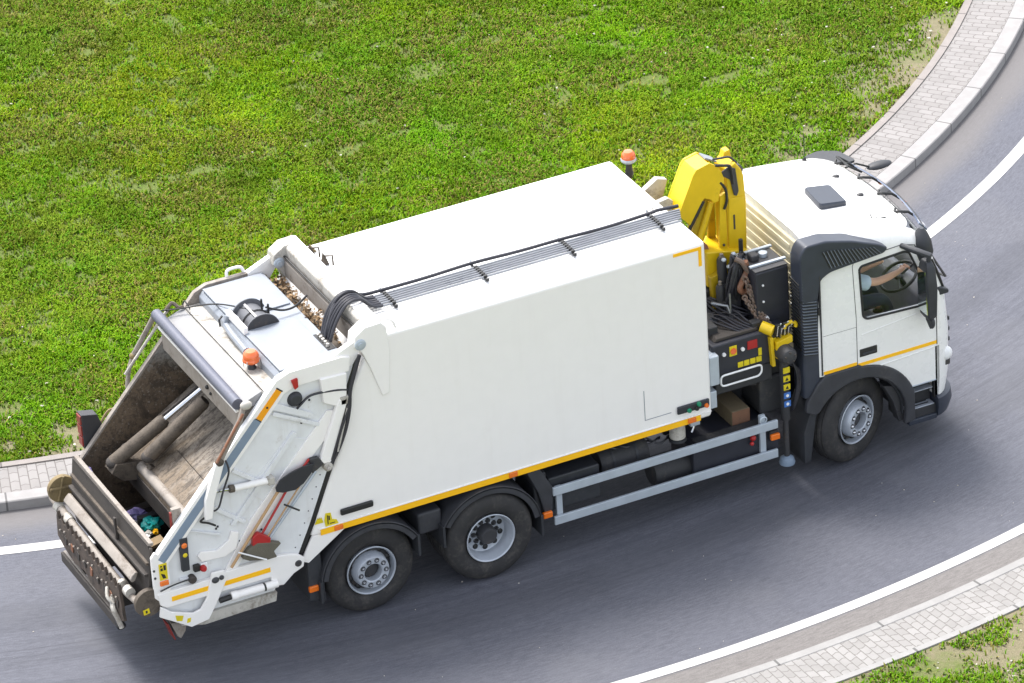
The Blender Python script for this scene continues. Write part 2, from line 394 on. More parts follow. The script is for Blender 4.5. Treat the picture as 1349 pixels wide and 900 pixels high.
ring_mesh('kerb', 'kerb_concrete', C1, 14.92, 15.13, .12, zb=-.02).modifiers.new('b', 'BEVEL').width = .012
ring_mesh('pavement', 'pavers', C1, 14.38, 14.92, .114, zb=-.02)
ring_mesh('pavement_edging', 'edging_concrete', C1, 14.28, 14.377, .13, zb=-.02)
ring_mesh('kerb', 'kerb_light', C2, 19.30, 19.42, .082, zb=-.02).modifiers.new('b', 'BEVEL').width = .01
ring_mesh('pavement', 'pavers_light', C2, 19.422, 19.95, .078, zb=-.02)
ring_mesh('pavement_edging', 'kerb_light', C2, 19.952, 20.03, .088, zb=-.02)
ring_mesh('road_marking', 'line_paint', CL, 15.18, 15.34, .004)
ring_mesh('road_marking', 'line_paint', C2, 18.72, 18.86, .004)
# ground sheets
def disc(name, c, r, z):
    bm = bmesh.new(); vs = [bm.verts.new((c[0]+r*math.cos(k*math.pi/180), c[1]+r*math.sin(k*math.pi/180), z)) for k in range(360)]
    bm.faces.new(vs); me = bpy.data.meshes.new(name); bm.to_mesh(me); bm.free()
    o = bpy.data.objects.new(name, me); COL.objects.link(o); me.materials.append(M['soil']); o['kind'] = 'structure'; return o
disc('island_ground', C1, 14.29, .10)
ring_mesh('verge_ground', 'soil', C2, 20.025, 900, .07, seg=360, radii=[20.025, 22, 26, 40, 90, 300, 900])

# grass -----------------------------------------------------------------
rng = np.random.default_rng(3)
def vnoise(x, y, sc, seed):
    g = np.random.default_rng(seed).random((256, 256)); X = x/sc+100.3; Y = y/sc+77.7
    xi = np.floor(X).astype(int); yi = np.floor(Y).astype(int); fx = X-xi; fy = Y-yi
    fx = fx*fx*(3-2*fx); fy = fy*fy*(3-2*fy); xi &= 255; yi &= 255; x1 = (xi+1) & 255; y1 = (yi+1) & 255
    return (g[xi, yi]*(1-fx)+g[x1, yi]*fx)*(1-fy)+(g[xi, y1]*(1-fx)+g[x1, y1]*fx)*fy
def fbm(x, y, sc, seed): return (vnoise(x, y, sc, seed)+.5*vnoise(x, y, sc/2.1, seed+1)+.25*vnoise(x, y, sc/4.3, seed+2))/1.75
def grass(name, pts_fn, n, z0, label, lenr=(.035, .085)):
    x, y, dens = pts_fn(n)
    keep = rng.random(len(x)) < dens; x = x[keep]; y = y[keep]; n = len(x)
    tall = fbm(x, y, .35, 11); lush = fbm(x, y, 1.6, 21); dry = fbm(x, y, .9, 31); clump = vnoise(x, y, .11, 41)
    L = (lenr[0]+(lenr[1]-lenr[0])*rng.random(n))*(.48+.85*tall)*(.85+.3*clump); Wd = .0055+.0075*rng.random(n)
    az = rng.random(n)*2*np.pi; lean = (.35+.8*rng.random(n)); ca, sa = np.cos(az), np.sin(az)
    P = np.stack([x, y, np.full(n, z0)], 1)
    side = np.stack([-sa, ca, 0*ca], 1)*Wd[:, None]
    mid = P+np.stack([ca*np.sin(lean*.5), sa*np.sin(lean*.5), np.cos(lean*.5)], 1)*(L*.55)[:, None]
    tip = mid+np.stack([ca*np.sin(lean*1.4), sa*np.sin(lean*1.4), np.cos(lean*1.4)], 1)*(L*.45)[:, None]
    V = np.stack([P-side, P+side, mid+side*.8, mid-side*.8, tip], 1).reshape(-1, 3)
    b = np.arange(n)*5
    F = np.stack([b, b+1, b+2, b+3, b+3, b+2, b+4], 1).reshape(-1)
    me = bpy.data.meshes.new(name); me.vertices.add(5*n); me.vertices.foreach_set('co', V.reshape(-1).astype(np.float32))
    me.loops.add(7*n); me.loops.foreach_set('vertex_index', F.astype(np.int32))
    me.polygons.add(2*n); st = np.stack([np.arange(n)*7, np.arange(n)*7+4], 1).reshape(-1); me.polygons.foreach_set('loop_start', st.astype(np.int32))
    me.update(calc_edges=True); me.validate()
    g1 = np.array([.155, .31, .008]); g2 = np.array([.235, .35, .008]); g3 = np.array([.11, .26, .010]); straw = np.array([.28, .25, .06]); brown = np.array([.15, .135, .04])
    k = np.clip((lush-.3)/.4, 0, 1)[:, None]; rnd = rng.random((n, 1))
    olive = np.clip((fbm(x, y, .55, 91)-.42)/.2, 0, 1)[:, None]; dk = np.clip((fbm(x, y, .28, 95)-.45)/.15, 0, 1)[:, None]
    c = g1*(1-k)+g2*k; c = c*(1-.45*olive)+np.array([.165, .205, .022])*.45*olive; ol2 = np.clip((fbm(x, y, 3.1, 97)-.45)/.2, 0, 1)[:, None]; c = c*(1-.35*ol2)+np.array([.165, .195, .028])*.35*ol2; wide = fbm(x, y, 1.9, 131)[:, None]; mid_ = fbm(x, y, .75, 133)[:, None]; tuft = fbm(x, y, .24, 135)[:, None]
    c = c*(1+.85*(wide-.5)+.65*(mid_-.5)+.25*(tuft-.5)); warm = np.clip((fbm(x, y, 2.6, 137)-.44)/.22, 0, 1)[:, None]; c = c*(1+warm*np.array([.16, -.07, .5])); c = c*np.array([.80, .88, .62])*(.9+.2*rnd)
    m3 = (rng.random((n, 1)) < .12+.2*dk); c = np.where(m3, g3*(.8+.4*rnd), c)
    ds = np.clip((dry-.42)/.25, 0, 1)
    ms = (rng.random(n) < (.03+.26*ds))[:, None]; c = np.where(ms, straw*(.6+.5*rnd), c)
    mb = (rng.random(n) < (.015+.12*ds))[:, None]; c = np.where(mb, brown*(.6+.8*rnd), c)
    col = np.ones((n, 5, 4), np.float32); col[:, :, :3] = c[:, None, :]
    ca_ = me.color_attributes.new('Col', 'FLOAT_COLOR', 'POINT'); ca_.data.foreach_set('color', col.reshape(-1))
    me.materials.append(M['grass_blade']); o = bpy.data.objects.new(name, me); COL.objects.link(o)
    return tag(o, label, 'grass', kind='stuff')
def island_pts(n):
    # area around the visible part of the island lawn
    x = rng.uniform(-15, 11, n); y = rng.uniform(1.5, 20, n)
    r = np.hypot(x-C1[0], y-C1[1]); th = np.arctan2(x-C1[0], -(y-C1[1]))
    d = np.where(r < 14.26, 1.0, 0.0)
    patch = fbm(x, y, .8, 51); fine = vnoise(x, y, .16, 61)
    spots = np.clip((vnoise(x, y, .42, 141)-.86)*22, 0, 1)*np.clip((fbm(x, y, 1.7, 143)-.38)*8, 0, 1)
    d *= (1-.9*spots)*np.clip((patch-.14)*6, .4, 1)*np.clip((fine-.12)*3.2, .2, 1)
    edge = np.clip((r-12.7)/1.3, 0, 1)*np.clip((fbm(x, y, .8, 71)-.30)*4.5, 0, 1)
    side = np.where(th > .35, 1.0, .5)
    d *= 1-edge*side*.93
    return x, y, d
def verge_pts(n):
    x = rng.uniform(-8, 6.0, n); y = rng.uniform(-9.5, -2.5, n); r = np.hypot(x-C2[0], y-C2[1])
    d = np.where(r > 20.05, 1.0, 0.0)*np.clip((fbm(x, y, .5, 81)-.30)*7, 0.05, 1)*np.clip((r-20.05)*3+.2, 0, 1)
    return x, y, d
grass('grass', island_pts, 2300000, .10, 'bright green lawn with straw coloured patches behind the truck')
grass('grass', verge_pts, 330000, .07, 'patchy green grass at the lower right corner by the pale pavement', (.03, .07))
# scattered stones and dry bits on the lawns
def bits(name, mt, n, fn, label, cat, zs, size):
    b = MB()
    for _ in range(n):
        x, y = fn(); s = random.uniform(*size)
        g = bmesh.ops.create_icosphere(b.bm, subdivisions=1, radius=s)
        R = Matrix.Rotation(random.random()*6, 3, 'Z')
        for v in g['verts']: v.co = R@Vector((v.co.x*random.uniform(.8, 1.7), v.co.y*random.uniform(.6, 1.1), v.co.z*.5))+Vector((x, y, zs))
    return tag(b.build(name, mt, smooth=0), label, cat, kind='stuff')
def lawn_xy():
    while True:
        x, y = random.uniform(-11, 9), random.uniform(2.5, 17)
        r = math.hypot(x-C1[0], y-C1[1])
        if r < 14.2 and random.random() < (.15+.85*max(0, (r-11)/3.2)): return x, y
mat('pale_stone', (.52, .48, .42), .9, var=.3)
bits('pebbles', 'pale_stone', 420, lawn_xy, 'small pale stones scattered over the lawn', 'stones', .125, (.008, .022))
def verge_xy():
    while True:
        x, y = random.uniform(-2.5, 2), random.uniform(-7, -4.2)
        if math.hypot(x-C2[0], y-C2[1]) > 20.06: return x, y
bits('pebbles', 'pale_stone', 160, verge_xy, 'small pale stones among the verge grass at lower right', 'stones', .08, (.006, .016))

# ================================================================== TRUCK
YN, YF, YC = -1.20, 1.00, -.10
T = empty('garbage_truck', (-3.5, YC, 0), 'white rear loading garbage truck with yellow loader crane driving along the curved road', 'garbage truck')
TL = T.location
def mir(y): return 2*YC-y

# ---- chassis
b = MB()
for y in (-.52, .32): b.box(-7.9, .55, y-.04, y+.04, .78, 1.04)
for x in (-7.2, -5.2, -3.4, -2.2, -1.0, .3): b.box(x-.05, x+.05, -.52, .32, .8, 1.0)
ch = b.build('chassis_frame', 'chassis_black', T, bevel=.006)
for x in (-5.886, -4.516, 0): MB().tube([(x, -1.0, .5), (x, .8, .5)], .09, 14).build('axle', 'chassis_black', ch)
MB().box(-6.6, -2.0, -1.02, .82, 1.05, 1.16).build('subframe', 'chassis_black', T, bevel=.01)
# tanks and boxes beneath the body
bx('battery_box', 'black_plastic', T, -3.74, -3.12, -1.10, -.60, .52, .93, .02)
b = MB().lathe([(.02, -3.05), (.15, -3.05), (.165, -3.02), (.165, -2.5), (.15, -2.47), (.02, -2.47)], (0, -.86, .80), 'x', 28)
b.build('air_tank', 'chassis_black', T)
b = MB().lathe([(.02, -2.42), (.15, -2.42), (.165, -2.38), (.165, -1.95), (.15, -1.92), (.02, -1.92)], (0, -.90, .50), 'x', 28)
b.build('air_tank', 'chassis_black', T)
for xx in (-2.9, -2.62):
    MB().lathe([(.17, xx-.015), (.17, xx+.015)], (0, -.86, .80), 'x', 28).build('tank_strap', 'black_plastic', T)
MB().lathe([(.02, .90), (.07, .90), (.088, .92), (.088, 1.09), (.075, 1.11), (.02, 1.11)], (-2.13, -1.02, 0), 'z', 24).build('filter_canister', 'dirty_white', T)
MB().lathe([(.03, .88), (.10, .88), (.10, .91), (.03, .91)], (-2.13, -1.02, 0), 'z', 24).build('filter_base', 'black_plastic', T)
MB().box(-3.7, -1.0, .45, .86, .42, 1.02).build('underbody_blocker', 'chassis_black', T, bevel=.03)  # dark box added to block the bright road showing through the chassis
MB().box(-2.0, .4, -.44, .24, .55, 1.15).build('gearbox', 'chassis_black', T, bevel=.06)
b = MB().prism([(-1.95, .38), (-1.0, .38), (-.95, .45), (-.95, .74), (-1.0, .80), (-1.95, .80), (-2.0, .74), (-2.0, .45)], -1.12, -.58)
b.build('fuel_tank', 'navy_tank', T, bevel=.015)
bx('fuel_tank_step', 'chassis_black', T, -1.95, -1.02, -1.13, -1.0, .80, .83, .004)
b = MB()
for k in range(5): b.curve([(-3.0+.12*k, -.75, 1.0), (-2.9+.14*k, -.95, .98-.03*k), (-2.75+.15*k, -.9, .9), (-2.5+.1*k, -.7, .75)], .012, 6, 5)
b.build('cable_loom', 'hose_rubber', T)
MB().tube([(-1.98, -.95, 1.1), (-1.93, -1.02, .98), (-1.97, -1.04, .93)], .016, 8).build('valve', 'chrome', T)
bx('valve_block', 'galvanised', T, -1.98, -1.86, -1.05, -.97, 1.0, 1.08, .01)

# ---- wheels
def tyre_prof(wd):
    h = wd/2
    return [(.282, -h*.72), (.30, -h*.86), (.36, -h*.99), (.42, -h), (.475, -h*.9), (.503, -h*.74), (.513, -h*.6), (.515, -h*.52), (.504, -h*.50), (.504, -h*.44), (.516, -h*.42), (.517, -h*.1), (.506, -h*.08), (.506, h*.08),
            (.517, h*.1), (.516, h*.42), (.504, h*.44), (.504, h*.50), (.515, h*.52), (.513, h*.6), (.503, h*.74), (.475, h*.9), (.42, h), (.36, h*.99), (.30, h*.86), (.282, h*.72), (.262, h*.6), (.262, -h*.6)]
def wheel(cx, cy, side, kind, steer=0):
    """side -1: outer face looks to -y.  origin at the wheel centre"""
    def L(prof): return [(r, side*h) for r, h in prof]
    if kind == 'drive':
        prof = [(.262, -.02), (.275, .0), (.287, .012), (.280, .018), (.268, .008), (.258, -.03), (.252, -.06), (.240, -.08), (.236, -.15), (.205, -.165), (.165, -.160), (.150, -.145), (.06, -.145), (.06, -.6), (.262, -.6)]
    else:
        prof = [(.262, -.28), (.262, -.02), (.275, .0), (.287, .012), (.280, .018), (.268, .008), (.258, -.03), (.252, -.09), (.244, -.12), (.226, -.11), (.207, -.05), (.198, .02), (.190, .052), (.180, .064), (.112, .064), (.102, .055), (.098, -.05), (.03, -.05), (.03, -.28)]
    rim = MB().lathe(L(prof), seg=48, close=True).build('wheel', 'rim_silver', T, shift=False, loc=Vector((cx, cy, .517))-TL)
    rim.rotation_euler.z = steer
    offs = (-.135, -.465) if kind == 'drive' else (-.145,)
    for o in offs:
        MB().lathe([(r, h+side*o) for r, h in tyre_prof(.30)], seg=72, close=True).build('tyre', 'rubber', rim, shift=False)
    # bead line and hub pieces
    if kind == 'drive':
        MB().lathe(L([(.0, -.02), (.085, -.02), (.10, -.04), (.105, -.16), (.0, -.16)]), seg=28).build('hub', 'hub_dark', rim, shift=False)
        hr, hd, hs_ = .196, -.160, .032; nr, nd = .135, -.14
    else:
        MB().lathe(L([(.0, .0), (.06, .0), (.085, -.012), (.098, -.03), (.098, -.06), (.0, -.06)]), seg=28).build('hub', 'hub_dark', rim, shift=False)
        MB().lathe(L([(.204, -.080), (.236, -.092), (.250, -.072), (.236, -.066), (.206, -.050)]), seg=40, close=True).build('rim_shadow_ring', 'hub_dark', rim, shift=False)  # dark ring puts the shade behind the rim lip into colour
        hr, hd, hs_ = .229, -.085, .046; nr, nd = .147, .062
    for k in range(10):
        a = 2*math.pi*(k+.5)/10
        MB().sphere((hr*math.cos(a), side*hd, hr*math.sin(a)), hs_, (1, .5 if kind == 'drive' else 1.0, 1), 12).build('hand_hole', 'mark_black', rim, shift=False)
    for k in range(10):
        a = 2*math.pi*k/10; c = (nr*math.cos(a), 0, nr*math.sin(a))
        MB().lathe([(.0, side*(nd+.004)), (.029, side*(nd+.004)), (.029, side*(nd-.01)), (.0, side*(nd-.01))], c, seg=14).build('nut_washer', 'hub_dark', rim, shift=False)
        n = MB().lathe([(.0, side*(nd+.030)), (.012, side*(nd+.030)), (.017, side*(nd+.022)), (.021, side*(nd+.002)), (.021, side*(nd-.02)), (.0, side*(nd-.02))], c, seg=10)
        n.build('wheel_nut', 'chrome' if kind != 'drive' else 'hub_dark', rim, shift=False)
    return rim
wheel(.02, -1.12, -1, 'steer', rad(21)); wheel(0, mir(-1.11), 1, 'steer', rad(18))
wheel(-4.516, -1.235, -1, 'drive'); wheel(-4.516, mir(-1.235), 1, 'drive')
wheel(-5.886, -1.155, -1, 'steer'); wheel(-5.886, mir(-1.155), 1, 'steer')

# ---- mudguards
def arc(cx, cz, r, a0, a1, n=18, rz=None): return [(cx+r*math.cos(rad(a0+(a1-a0)*k/n)), cz+(rz or r)*math.sin(rad(a0+(a1-a0)*k/n))) for k in range(n+1)]
def mudguard(cx, ya, yb, a0, a1, r=.61, ext=None):
    pts = arc(cx, .52, r, a0, a1)
    g = MB().strip(pts, ya, yb, .022).build('mudguard', 'fender_plastic', T, bevel=.006)
    yo = ya if ya < YC else yb
    s = MB(); o = arc(cx, .52, r+.005, a0, a1); i = arc(cx, .52, r-.075, a0, a1)
    s.prism(o+i[::-1], yo, yo+(.02 if ya < YC else -.02)); s.build('mudguard_lip', 'fender_plastic', g, bevel=.006)
    for a in (a0, a1):
        p = arc(cx, .52, r+.01, a, a, 1)[0]
        d = -.28 if True else 0
        MB().box(p[0]-.015, p[0]+.015, ya, yb, p[1]-.26, p[1]).build('mud_flap', 'black_plastic', g, bevel=.004)
    return g
for s in (0, 1):
    for cx, a0, a1 in ((-4.516, 8, 150), (-5.886, 30, 172)):
        ya, yb = (-1.25, -.62) if s == 0 else (mir(-.62), mir(-1.25))
        mudguard(cx, ya, yb, a0, a1)
bx('frame_cover', 'fender_plastic', T, -5.30, -5.02, -1.14, -.62, .74, 1.0, .03)
bx('frame_cover', 'fender_plastic', T, -3.92, -3.76, -1.12, -.62, .50, 1.04, .03, )
MB().prism([(-4.02, 1.13), (-3.86, 1.13), (-3.72, .86), (-3.74, .55), (-3.82, .5), (-3.9, .85)], -1.18, -.7).build('mudguard_stay', 'fender_plastic', T, bevel=.015)
MB().prism([(-6.62, .95), (-6.46, 1.0), (-6.43, .32), (-6.62, .38)], -1.19, -.66).build('rear_mud_flap', 'black_plastic', T, bevel=.015)

# ---- compactor body
XF = -1.78
def seam_x(z, d=0):
    pts = [(.80, -6.78), (.88, -6.74), (1.32, -6.52), (1.65, -6.38), (2.14, -6.17), (2.77, -6.0), (3.21, -5.81), (3.4, -5.76)]
    for (za, xa), (zb, xb) in zip(pts, pts[1:]):
        if z <= zb: return xa+(xb-xa)*(z-za)/(zb-za)+d
    return pts[-1][1]+d
prof = [(XF, 1.15), (-6.56, 1.15), (seam_x(1.32, .03), 1.32), (seam_x(1.65, .03), 1.65), (seam_x(2.14, .03), 2.14), (seam_x(2.77, .03), 2.77), (-5.72, 3.20), (-5.56, 3.31), (XF, 3.31)]
body = MB().prism(prof, YN, YF).build('compactor_body', ['white_paint', 'roof_paint'], T, bevel=.05, seg=4)
for p in body.data.polygons:
    if p.normal.z > .8: p.material_index = 1
b = MB()   # lower rear skirt of the near and far side
for y0, y1 in ((YN+.004, YN+.03), (YF-.03, YF-.004)): MB().prism([(-6.54, 1.16), (-6.14, 1.16), (-6.60, .86), (seam_x(.9, .05), .90)], y0, y1).build('body_skirt', 'white_paint', body, bevel=.004)
bx('reflective_stripe', 'yellow_tape', body, -6.44, -1.93, YN-.006, YN+.004, 1.151, 1.224, .001)
bx('reflective_stripe', 'yellow_tape', body, -2.17, -1.835, YN-.005, YN+.004, 3.225, 3.262, .001)
bx('reflective_stripe', 'yellow_tape', body, -1.872, -1.835, YN-.005, YN+.004, 3.03, 3.224, .001)
bx('sill_edge', 'white_paint', body, -6.46, -1.80, YN-.012, YN+.004, 1.226, 1.238, .003)
for x in (-6.235, -4.19, -2.04):
    bx('marker_lamp', 'lamp_orange', body, x-.05, x+.05, YN-.022, YN-.004, 1.160, 1.218, .008)
def skewbar(name, mt, x0, x1, z0, z1, y0, y1, sk, bevel=.01):
    return MB().prism([(x0, z0-sk), (x1, z0), (x1, z1), (x0, z1-sk)], y0, y1).build(name, mt, body, bevel=bevel)
cp = bx('button_panel', 'black_plastic', T, -2.215, -1.825, YN-.03, YN+.002, 1.31, 1.405, .02)
for x, c in ((-2.08, 'green_plastic'), (-1.99, 'mark_black'), (-1.96, 'green_plastic'), (-1.87, 'lamp_orange')):
    z = 1.335 if x != -1.96 else 1.38
    MB().lathe([(.0, YN-.055), (.02, YN-.055), (.026, YN-.04), (.026, YN-.02), (0, YN-.02)], (x, 0, z), seg=16).build('push_button', c, cp)
bx('side_light', 'mark_black', body, -6.205, -5.825, YN-.035, YN+.002, 1.325, 1.40, .018)
# service hatch outline and a few rivets, real grooves are too fine: raised thin seams
b = MB()
for (x0, x1, z0, z1) in ((-2.60, -2.592, 1.36, 1.72), (-2.60, -2.28, 1.352, 1.36)): b.box(x0, x1, YN-.0025, YN+.002, z0, z1)
b.build('panel_seam', 'pale_grey_paint', body)
b = MB()
for k in range(3): b.prism([(-6.50+.02*k, 1.30+.0*k), (-6.44+.02*k, 1.30), (-6.46+.02*k, 1.37)], YN-.004-.001*k, YN+.002)
b.build('warning_mark', 'sign_yellow', body)
b = MB().prism([(-6.38, 1.24), (-6.23, 1.24), (-6.25, 1.29), (-6.30, 1.31), (-6.31, 1.39), (-6.37, 1.40), (-6.39, 1.32)], YN-.005, YN+.002)
b.build('warning_mark', 'sign_yellow', body)
b = MB().box(-6.355, -6.345, YN-.008, YN, 1.26, 1.37).box(-6.33, -6.27, YN-.008, YN, 1.262, 1.27).box(-6.34, -6.325, YN-.008, YN, 1.31, 1.36)
b.build('warning_symbol', 'mark_black', body)
# front edge flange, small boxes behind the body front
bx('front_box', 'galvanised', body, -1.778, -1.66, -1.17, -.95, 1.50, 1.86, .015)
bx('front_box', 'galvanised', body, -1.778, -1.70, -1.16, -1.0, 1.22, 1.43, .01)
MB().prism([(-1.779, 3.1), (-1.62, 3.12), (-1.60, 3.25), (-1.66, 3.30), (-1.779, 3.28)], -.12, -.05).build('lifting_lug', 'dirty_white', body, bevel=.006)
MB().prism([(-1.779, 3.1), (-1.56, 3.14), (-1.50, 3.34), (-1.62, 3.38), (-1.779, 3.28)], .20, .28).build('lifting_lug', 'dirty_white', body, bevel=.006)
b = MB().tube([(-2.0, -.3, 3.30), (-2.0, -.3, 3.35), (-1.94, -.3, 3.35), (-1.94, -.3, 3.30)], .008, 6); b.build('roof_eye', 'dirty_white', body)
# roof pipes
ROOFZ = 3.31
ys = [-.50, -.545, -.59, -.635, -.68, -.735]
MB().curve([(-1.70, -.43, 3.36), (-1.95, -.425, 3.375), (-2.05, -.44, 3.375), (-2.6, -.445, 3.36), (-3.1, -.45, 3.375), (-3.6, -.42, 3.358), (-4.15, -.42, 3.375), (-4.7, -.42, 3.36), (-5.2, -.45, 3.38), (-5.45, -.46, 3.40), (-5.62, -.50, 3.50), (-5.78, -.56, 3.48), (-5.95, -.68, 3.30), (-6.05, -.75, 3.10)], .02, 10, 5).build('hydraulic_hose', 'hose_rubber', body)
for i, y in enumerate(ys):
    MB().tube([(-1.72-.02*i, y, 3.355), (-2.06, y, 3.36), (-5.22, y, 3.36), (-5.40, y, 3.365)], .012, 8).build('hydraulic_pipe', 'pipe_steel', body)
    k = random.uniform(-.012, .012)
    MB().curve([(-5.34, y, 3.365), (-5.46, y+.01, 3.39+k), (-5.60, y-.0, 3.515+k), (-5.76, y-.02, 3.50+k), (-5.92, y-.06, 3.33), (-6.03, y*.75-.27, 3.08)], .0185, 8, 6).build('hydraulic_hose', 'hose_rubber', body)
for x in (-2.06, -3.12, -4.15, -5.21):
    q = bx('pipe_bracket', 'hub_dark', body, x-.014, x+.014, -.775, -.40, 3.332, 3.35, .003)
    for y in ys: MB().box(x-.02, x+.02, y-.014, y+.014, 3.351, 3.378).build('pipe_clamp', 'mark_black', q)
    MB().sphere((x, -.785, 3.345), .022).build('bracket_knob', 'mark_black', q)
    MB().tube([(x, -.40, 3.31), (x, -.385, 3.40), (x+.03, -.385, 3.40)], .008, 6).build('hook_rod', 'galvanised', q)
b = MB()
for z0 in (.0,):
    b.box(-6.04+.5, -5.52, -.9, -.3, 3.3095, 3.312)
b.build('roof_patch', 'pale_grey_paint', body)

# rear cross beam with pivot ears
beam = MB().prism([(-5.74, 3.30), (-5.74, 3.44), (-5.68, 3.47), (-5.58, 3.47), (-5.53, 3.42), (-5.53, 3.30)], YN+.02, YF-.02).build('rear_beam', 'dirty_white', T, bevel=.02)
bx('beam_top', 'white_paint', beam, -5.70, -5.565, YN+.03, YF-.03, 3.46, 3.478, .004)
MB().box(-5.775, -5.735, YN+.10, YF-.10, 2.95, 3.30).build('beam_plate', 'grimy_pale', beam, bevel=.006)
MB().tube([(-5.765, YN+.12, 3.34), (-5.765, YF-.12, 3.34)], .012, 8).build('seam_cable', 'mark_black', beam)
for y0, y1 in ((YN-.02, YN+.16), (YF-.16, YF+.02)):
    MB().prism([(-5.50, 3.10), (-5.52, 3.40), (-5.58, 3.47), (-5.76, 3.46), (-5.88, 3.38), (-5.90, 3.26), (-5.82, 3.18), (-5.74, 2.98), (-5.62, 2.60), (-5.54, 2.62)], y0, y1).build('pivot_ear', 'white_paint' if y0 < 0 else 'dirty_white', beam, bevel=.012)
for y, s in ((YN-.03, -1), (YF-.17, -1)):
    MB().lathe([(.0, y-.02), (.028, y-.02), (.03, y-.008), (.05, y-.008), (.062, y+.0), (.062, y+.03), (.0, y+.03)], (-5.83, 0, 3.28), seg=24).build('pivot_pin', 'galvanised', beam)
for x, y in ((-5.50, .72), (-5.45, .48)):
    b = MB().prism([(x-.05, 3.3), (x+.05, 3.3), (x+.015, 3.40), (x-.015, 3.46)], y-.01, y+.02).tube([(x, y, 3.42), (x+.06, y-.07, 3.44), (x+.05, y-.1, 3.34)], .012, 6)
    b.build('roof_bracket', 'grimy_steel', beam)
MB().prism([(-5.54, 3.31), (-5.40, 3.31), (-5.46, 3.40)], .80, .84).build('roof_bracket', 'ochre_dirt', beam)
MB().curve([(-5.55, -1.12, 3.45), (-5.44, -1.16, 3.43), (-5.40, -1.17, 3.33)], .016, 8, 6).build('grab_rail', 'white_paint', beam)

# ================================================================== TAILGATE
tg_out = [(-5.95, 3.18), (-6.05, 3.205), (-6.64, 3.205), (-6.78, 3.15), (-8.29, 1.50), (-8.34, 1.40), (-8.345, 1.00), (-8.30, .84), (-7.96, .62), (-7.86, .58), (-7.04, .60), (-6.99, .70), (-6.96, .84), (-6.80, .86),
          (seam_x(.95, -.03), .95), (seam_x(1.32, -.035), 1.32), (seam_x(1.65, -.035), 1.65), (seam_x(2.14, -.035), 2.14), (seam_x(2.77, -.035), 2.77), (-5.92, 3.05)]
near = MB().prism(tg_out, YN, YN+.06).build('tailgate_side', 'tailgate_paint', T, bevel=.008)
far = MB().prism(tg_out, YF-.06, YF).build('tailgate_side', ['grimy_pale', 'white_paint'], T, bevel=.006)
tg = near
# worn inner skin of the hopper walls (dirty steel) with clean top band
inner = [(-6.95, 2.93), (-8.26, 1.50), (-8.30, 1.05), (-7.9, .80), (-6.95, .85), (-6.6, 1.5), (-6.6, 2.9)]
MB().prism(inner, YF-.066, YF-.0595).build('wear_plate', 'worn_wall', far, bevel=0)
MB().prism(inner, YN+.0595, YN+.066).build('wear_plate', 'grimy_steel', near, bevel=0)
b = MB().tube([(-5.83, .99, 3.3), (-6.2, 1.01, 3.26)], .015); 
for y0, y1 in ((YN-.005, YN+.07), (YF-.07, YF+.005)):
    MB().prism([(-5.76, 3.31), (-5.84, 3.345), (-5.90, 3.32), (-6.16, 3.21), (-6.16, 3.10), (-5.93, 3.05), (-5.84, 3.18), (-5.79, 3.22)], y0, y1).build('hinge_arm', 'white_paint', near if y0 < 0 else far, bevel=.008)
MB().curve([(-6.18, .99, 3.2), (-6.22, 1.0, 3.27), (-6.36, 1.0, 3.27), (-6.38, .99, 3.2)], .018, 8, 6).build('grab_rail', 'white_paint', far)
# rear flange: white outer edge, orange reflector and blue grey strip along it
def along(p, q, a, b2, n0, n1):
    """quad along the line p->q between fractions a and b2, offsets n0..n1 to its inner side"""
    p, q = Vector(p), Vector(q); d = (q-p).normalized(); n = Vector((-d.y, d.x)); 
    if n.x < 0: n = -n
    A, B = p.lerp(q, a), p.lerp(q, b2); return [tuple(A+n*n0), tuple(B+n*n0), tuple(B+n*n1), tuple(A+n*n1)]
P0, P1 = (-6.79, 3.15), (-8.31, 1.49)
MB().prism(along(P0, P1, .0, 1, -.002, .17), YN-.035, YN+.002).build('rear_flange', 'white_paint', near, bevel=.006)
MB().prism(along(P0, P1, .035, .20, .05, .125), YN-.041, YN-.03).build('side_reflector', 'orange_reflector', near, bevel=.003)
MB().prism(along(P0, P1, .205, 1.0, .035, .13), YN-.040, YN-.03).build('flange_strip', 'blue_grey_strip', near, bevel=.003)
b = MB()
for q in ((.03, .20), ): b.prism(along(P0, P1, .028, .034, .045, .13), YN-.0415, YN-.03).prism(along(P0, P1, .201, .2045, .045, .13), YN-.0415, YN-.03)
b.build('reflector_frame', 'mark_black', near); b = MB()
v = Vector(P0).lerp(Vector(P1), .13); b.lathe([(.0, YN-.046), (.012, YN-.046), (.012, YN-.03), (0, YN-.03)], (v.x+.06, 0, v.y-.06), seg=10)
b.build('reflector_bolt', 'mark_black', near)
# top flange and stiffeners on the near side
MB().prism([(-5.98, 3.02), (-6.60, 3.02), (-6.80, 2.94), (-6.79, 3.15), (-6.64, 3.205), (-6.05, 3.205), (-5.96, 3.18)], YN-.034, YN+.002).build('top_flange', 'white_paint', near, bevel=.006)
MB().prism([(-6.02, 3.02), (-6.04, 2.74), (-6.16, 2.66), (-6.30, 2.74), (-6.32, 3.03)], YN-.06, YN+.002).build('gusset', 'white_paint', near, bevel=.012)
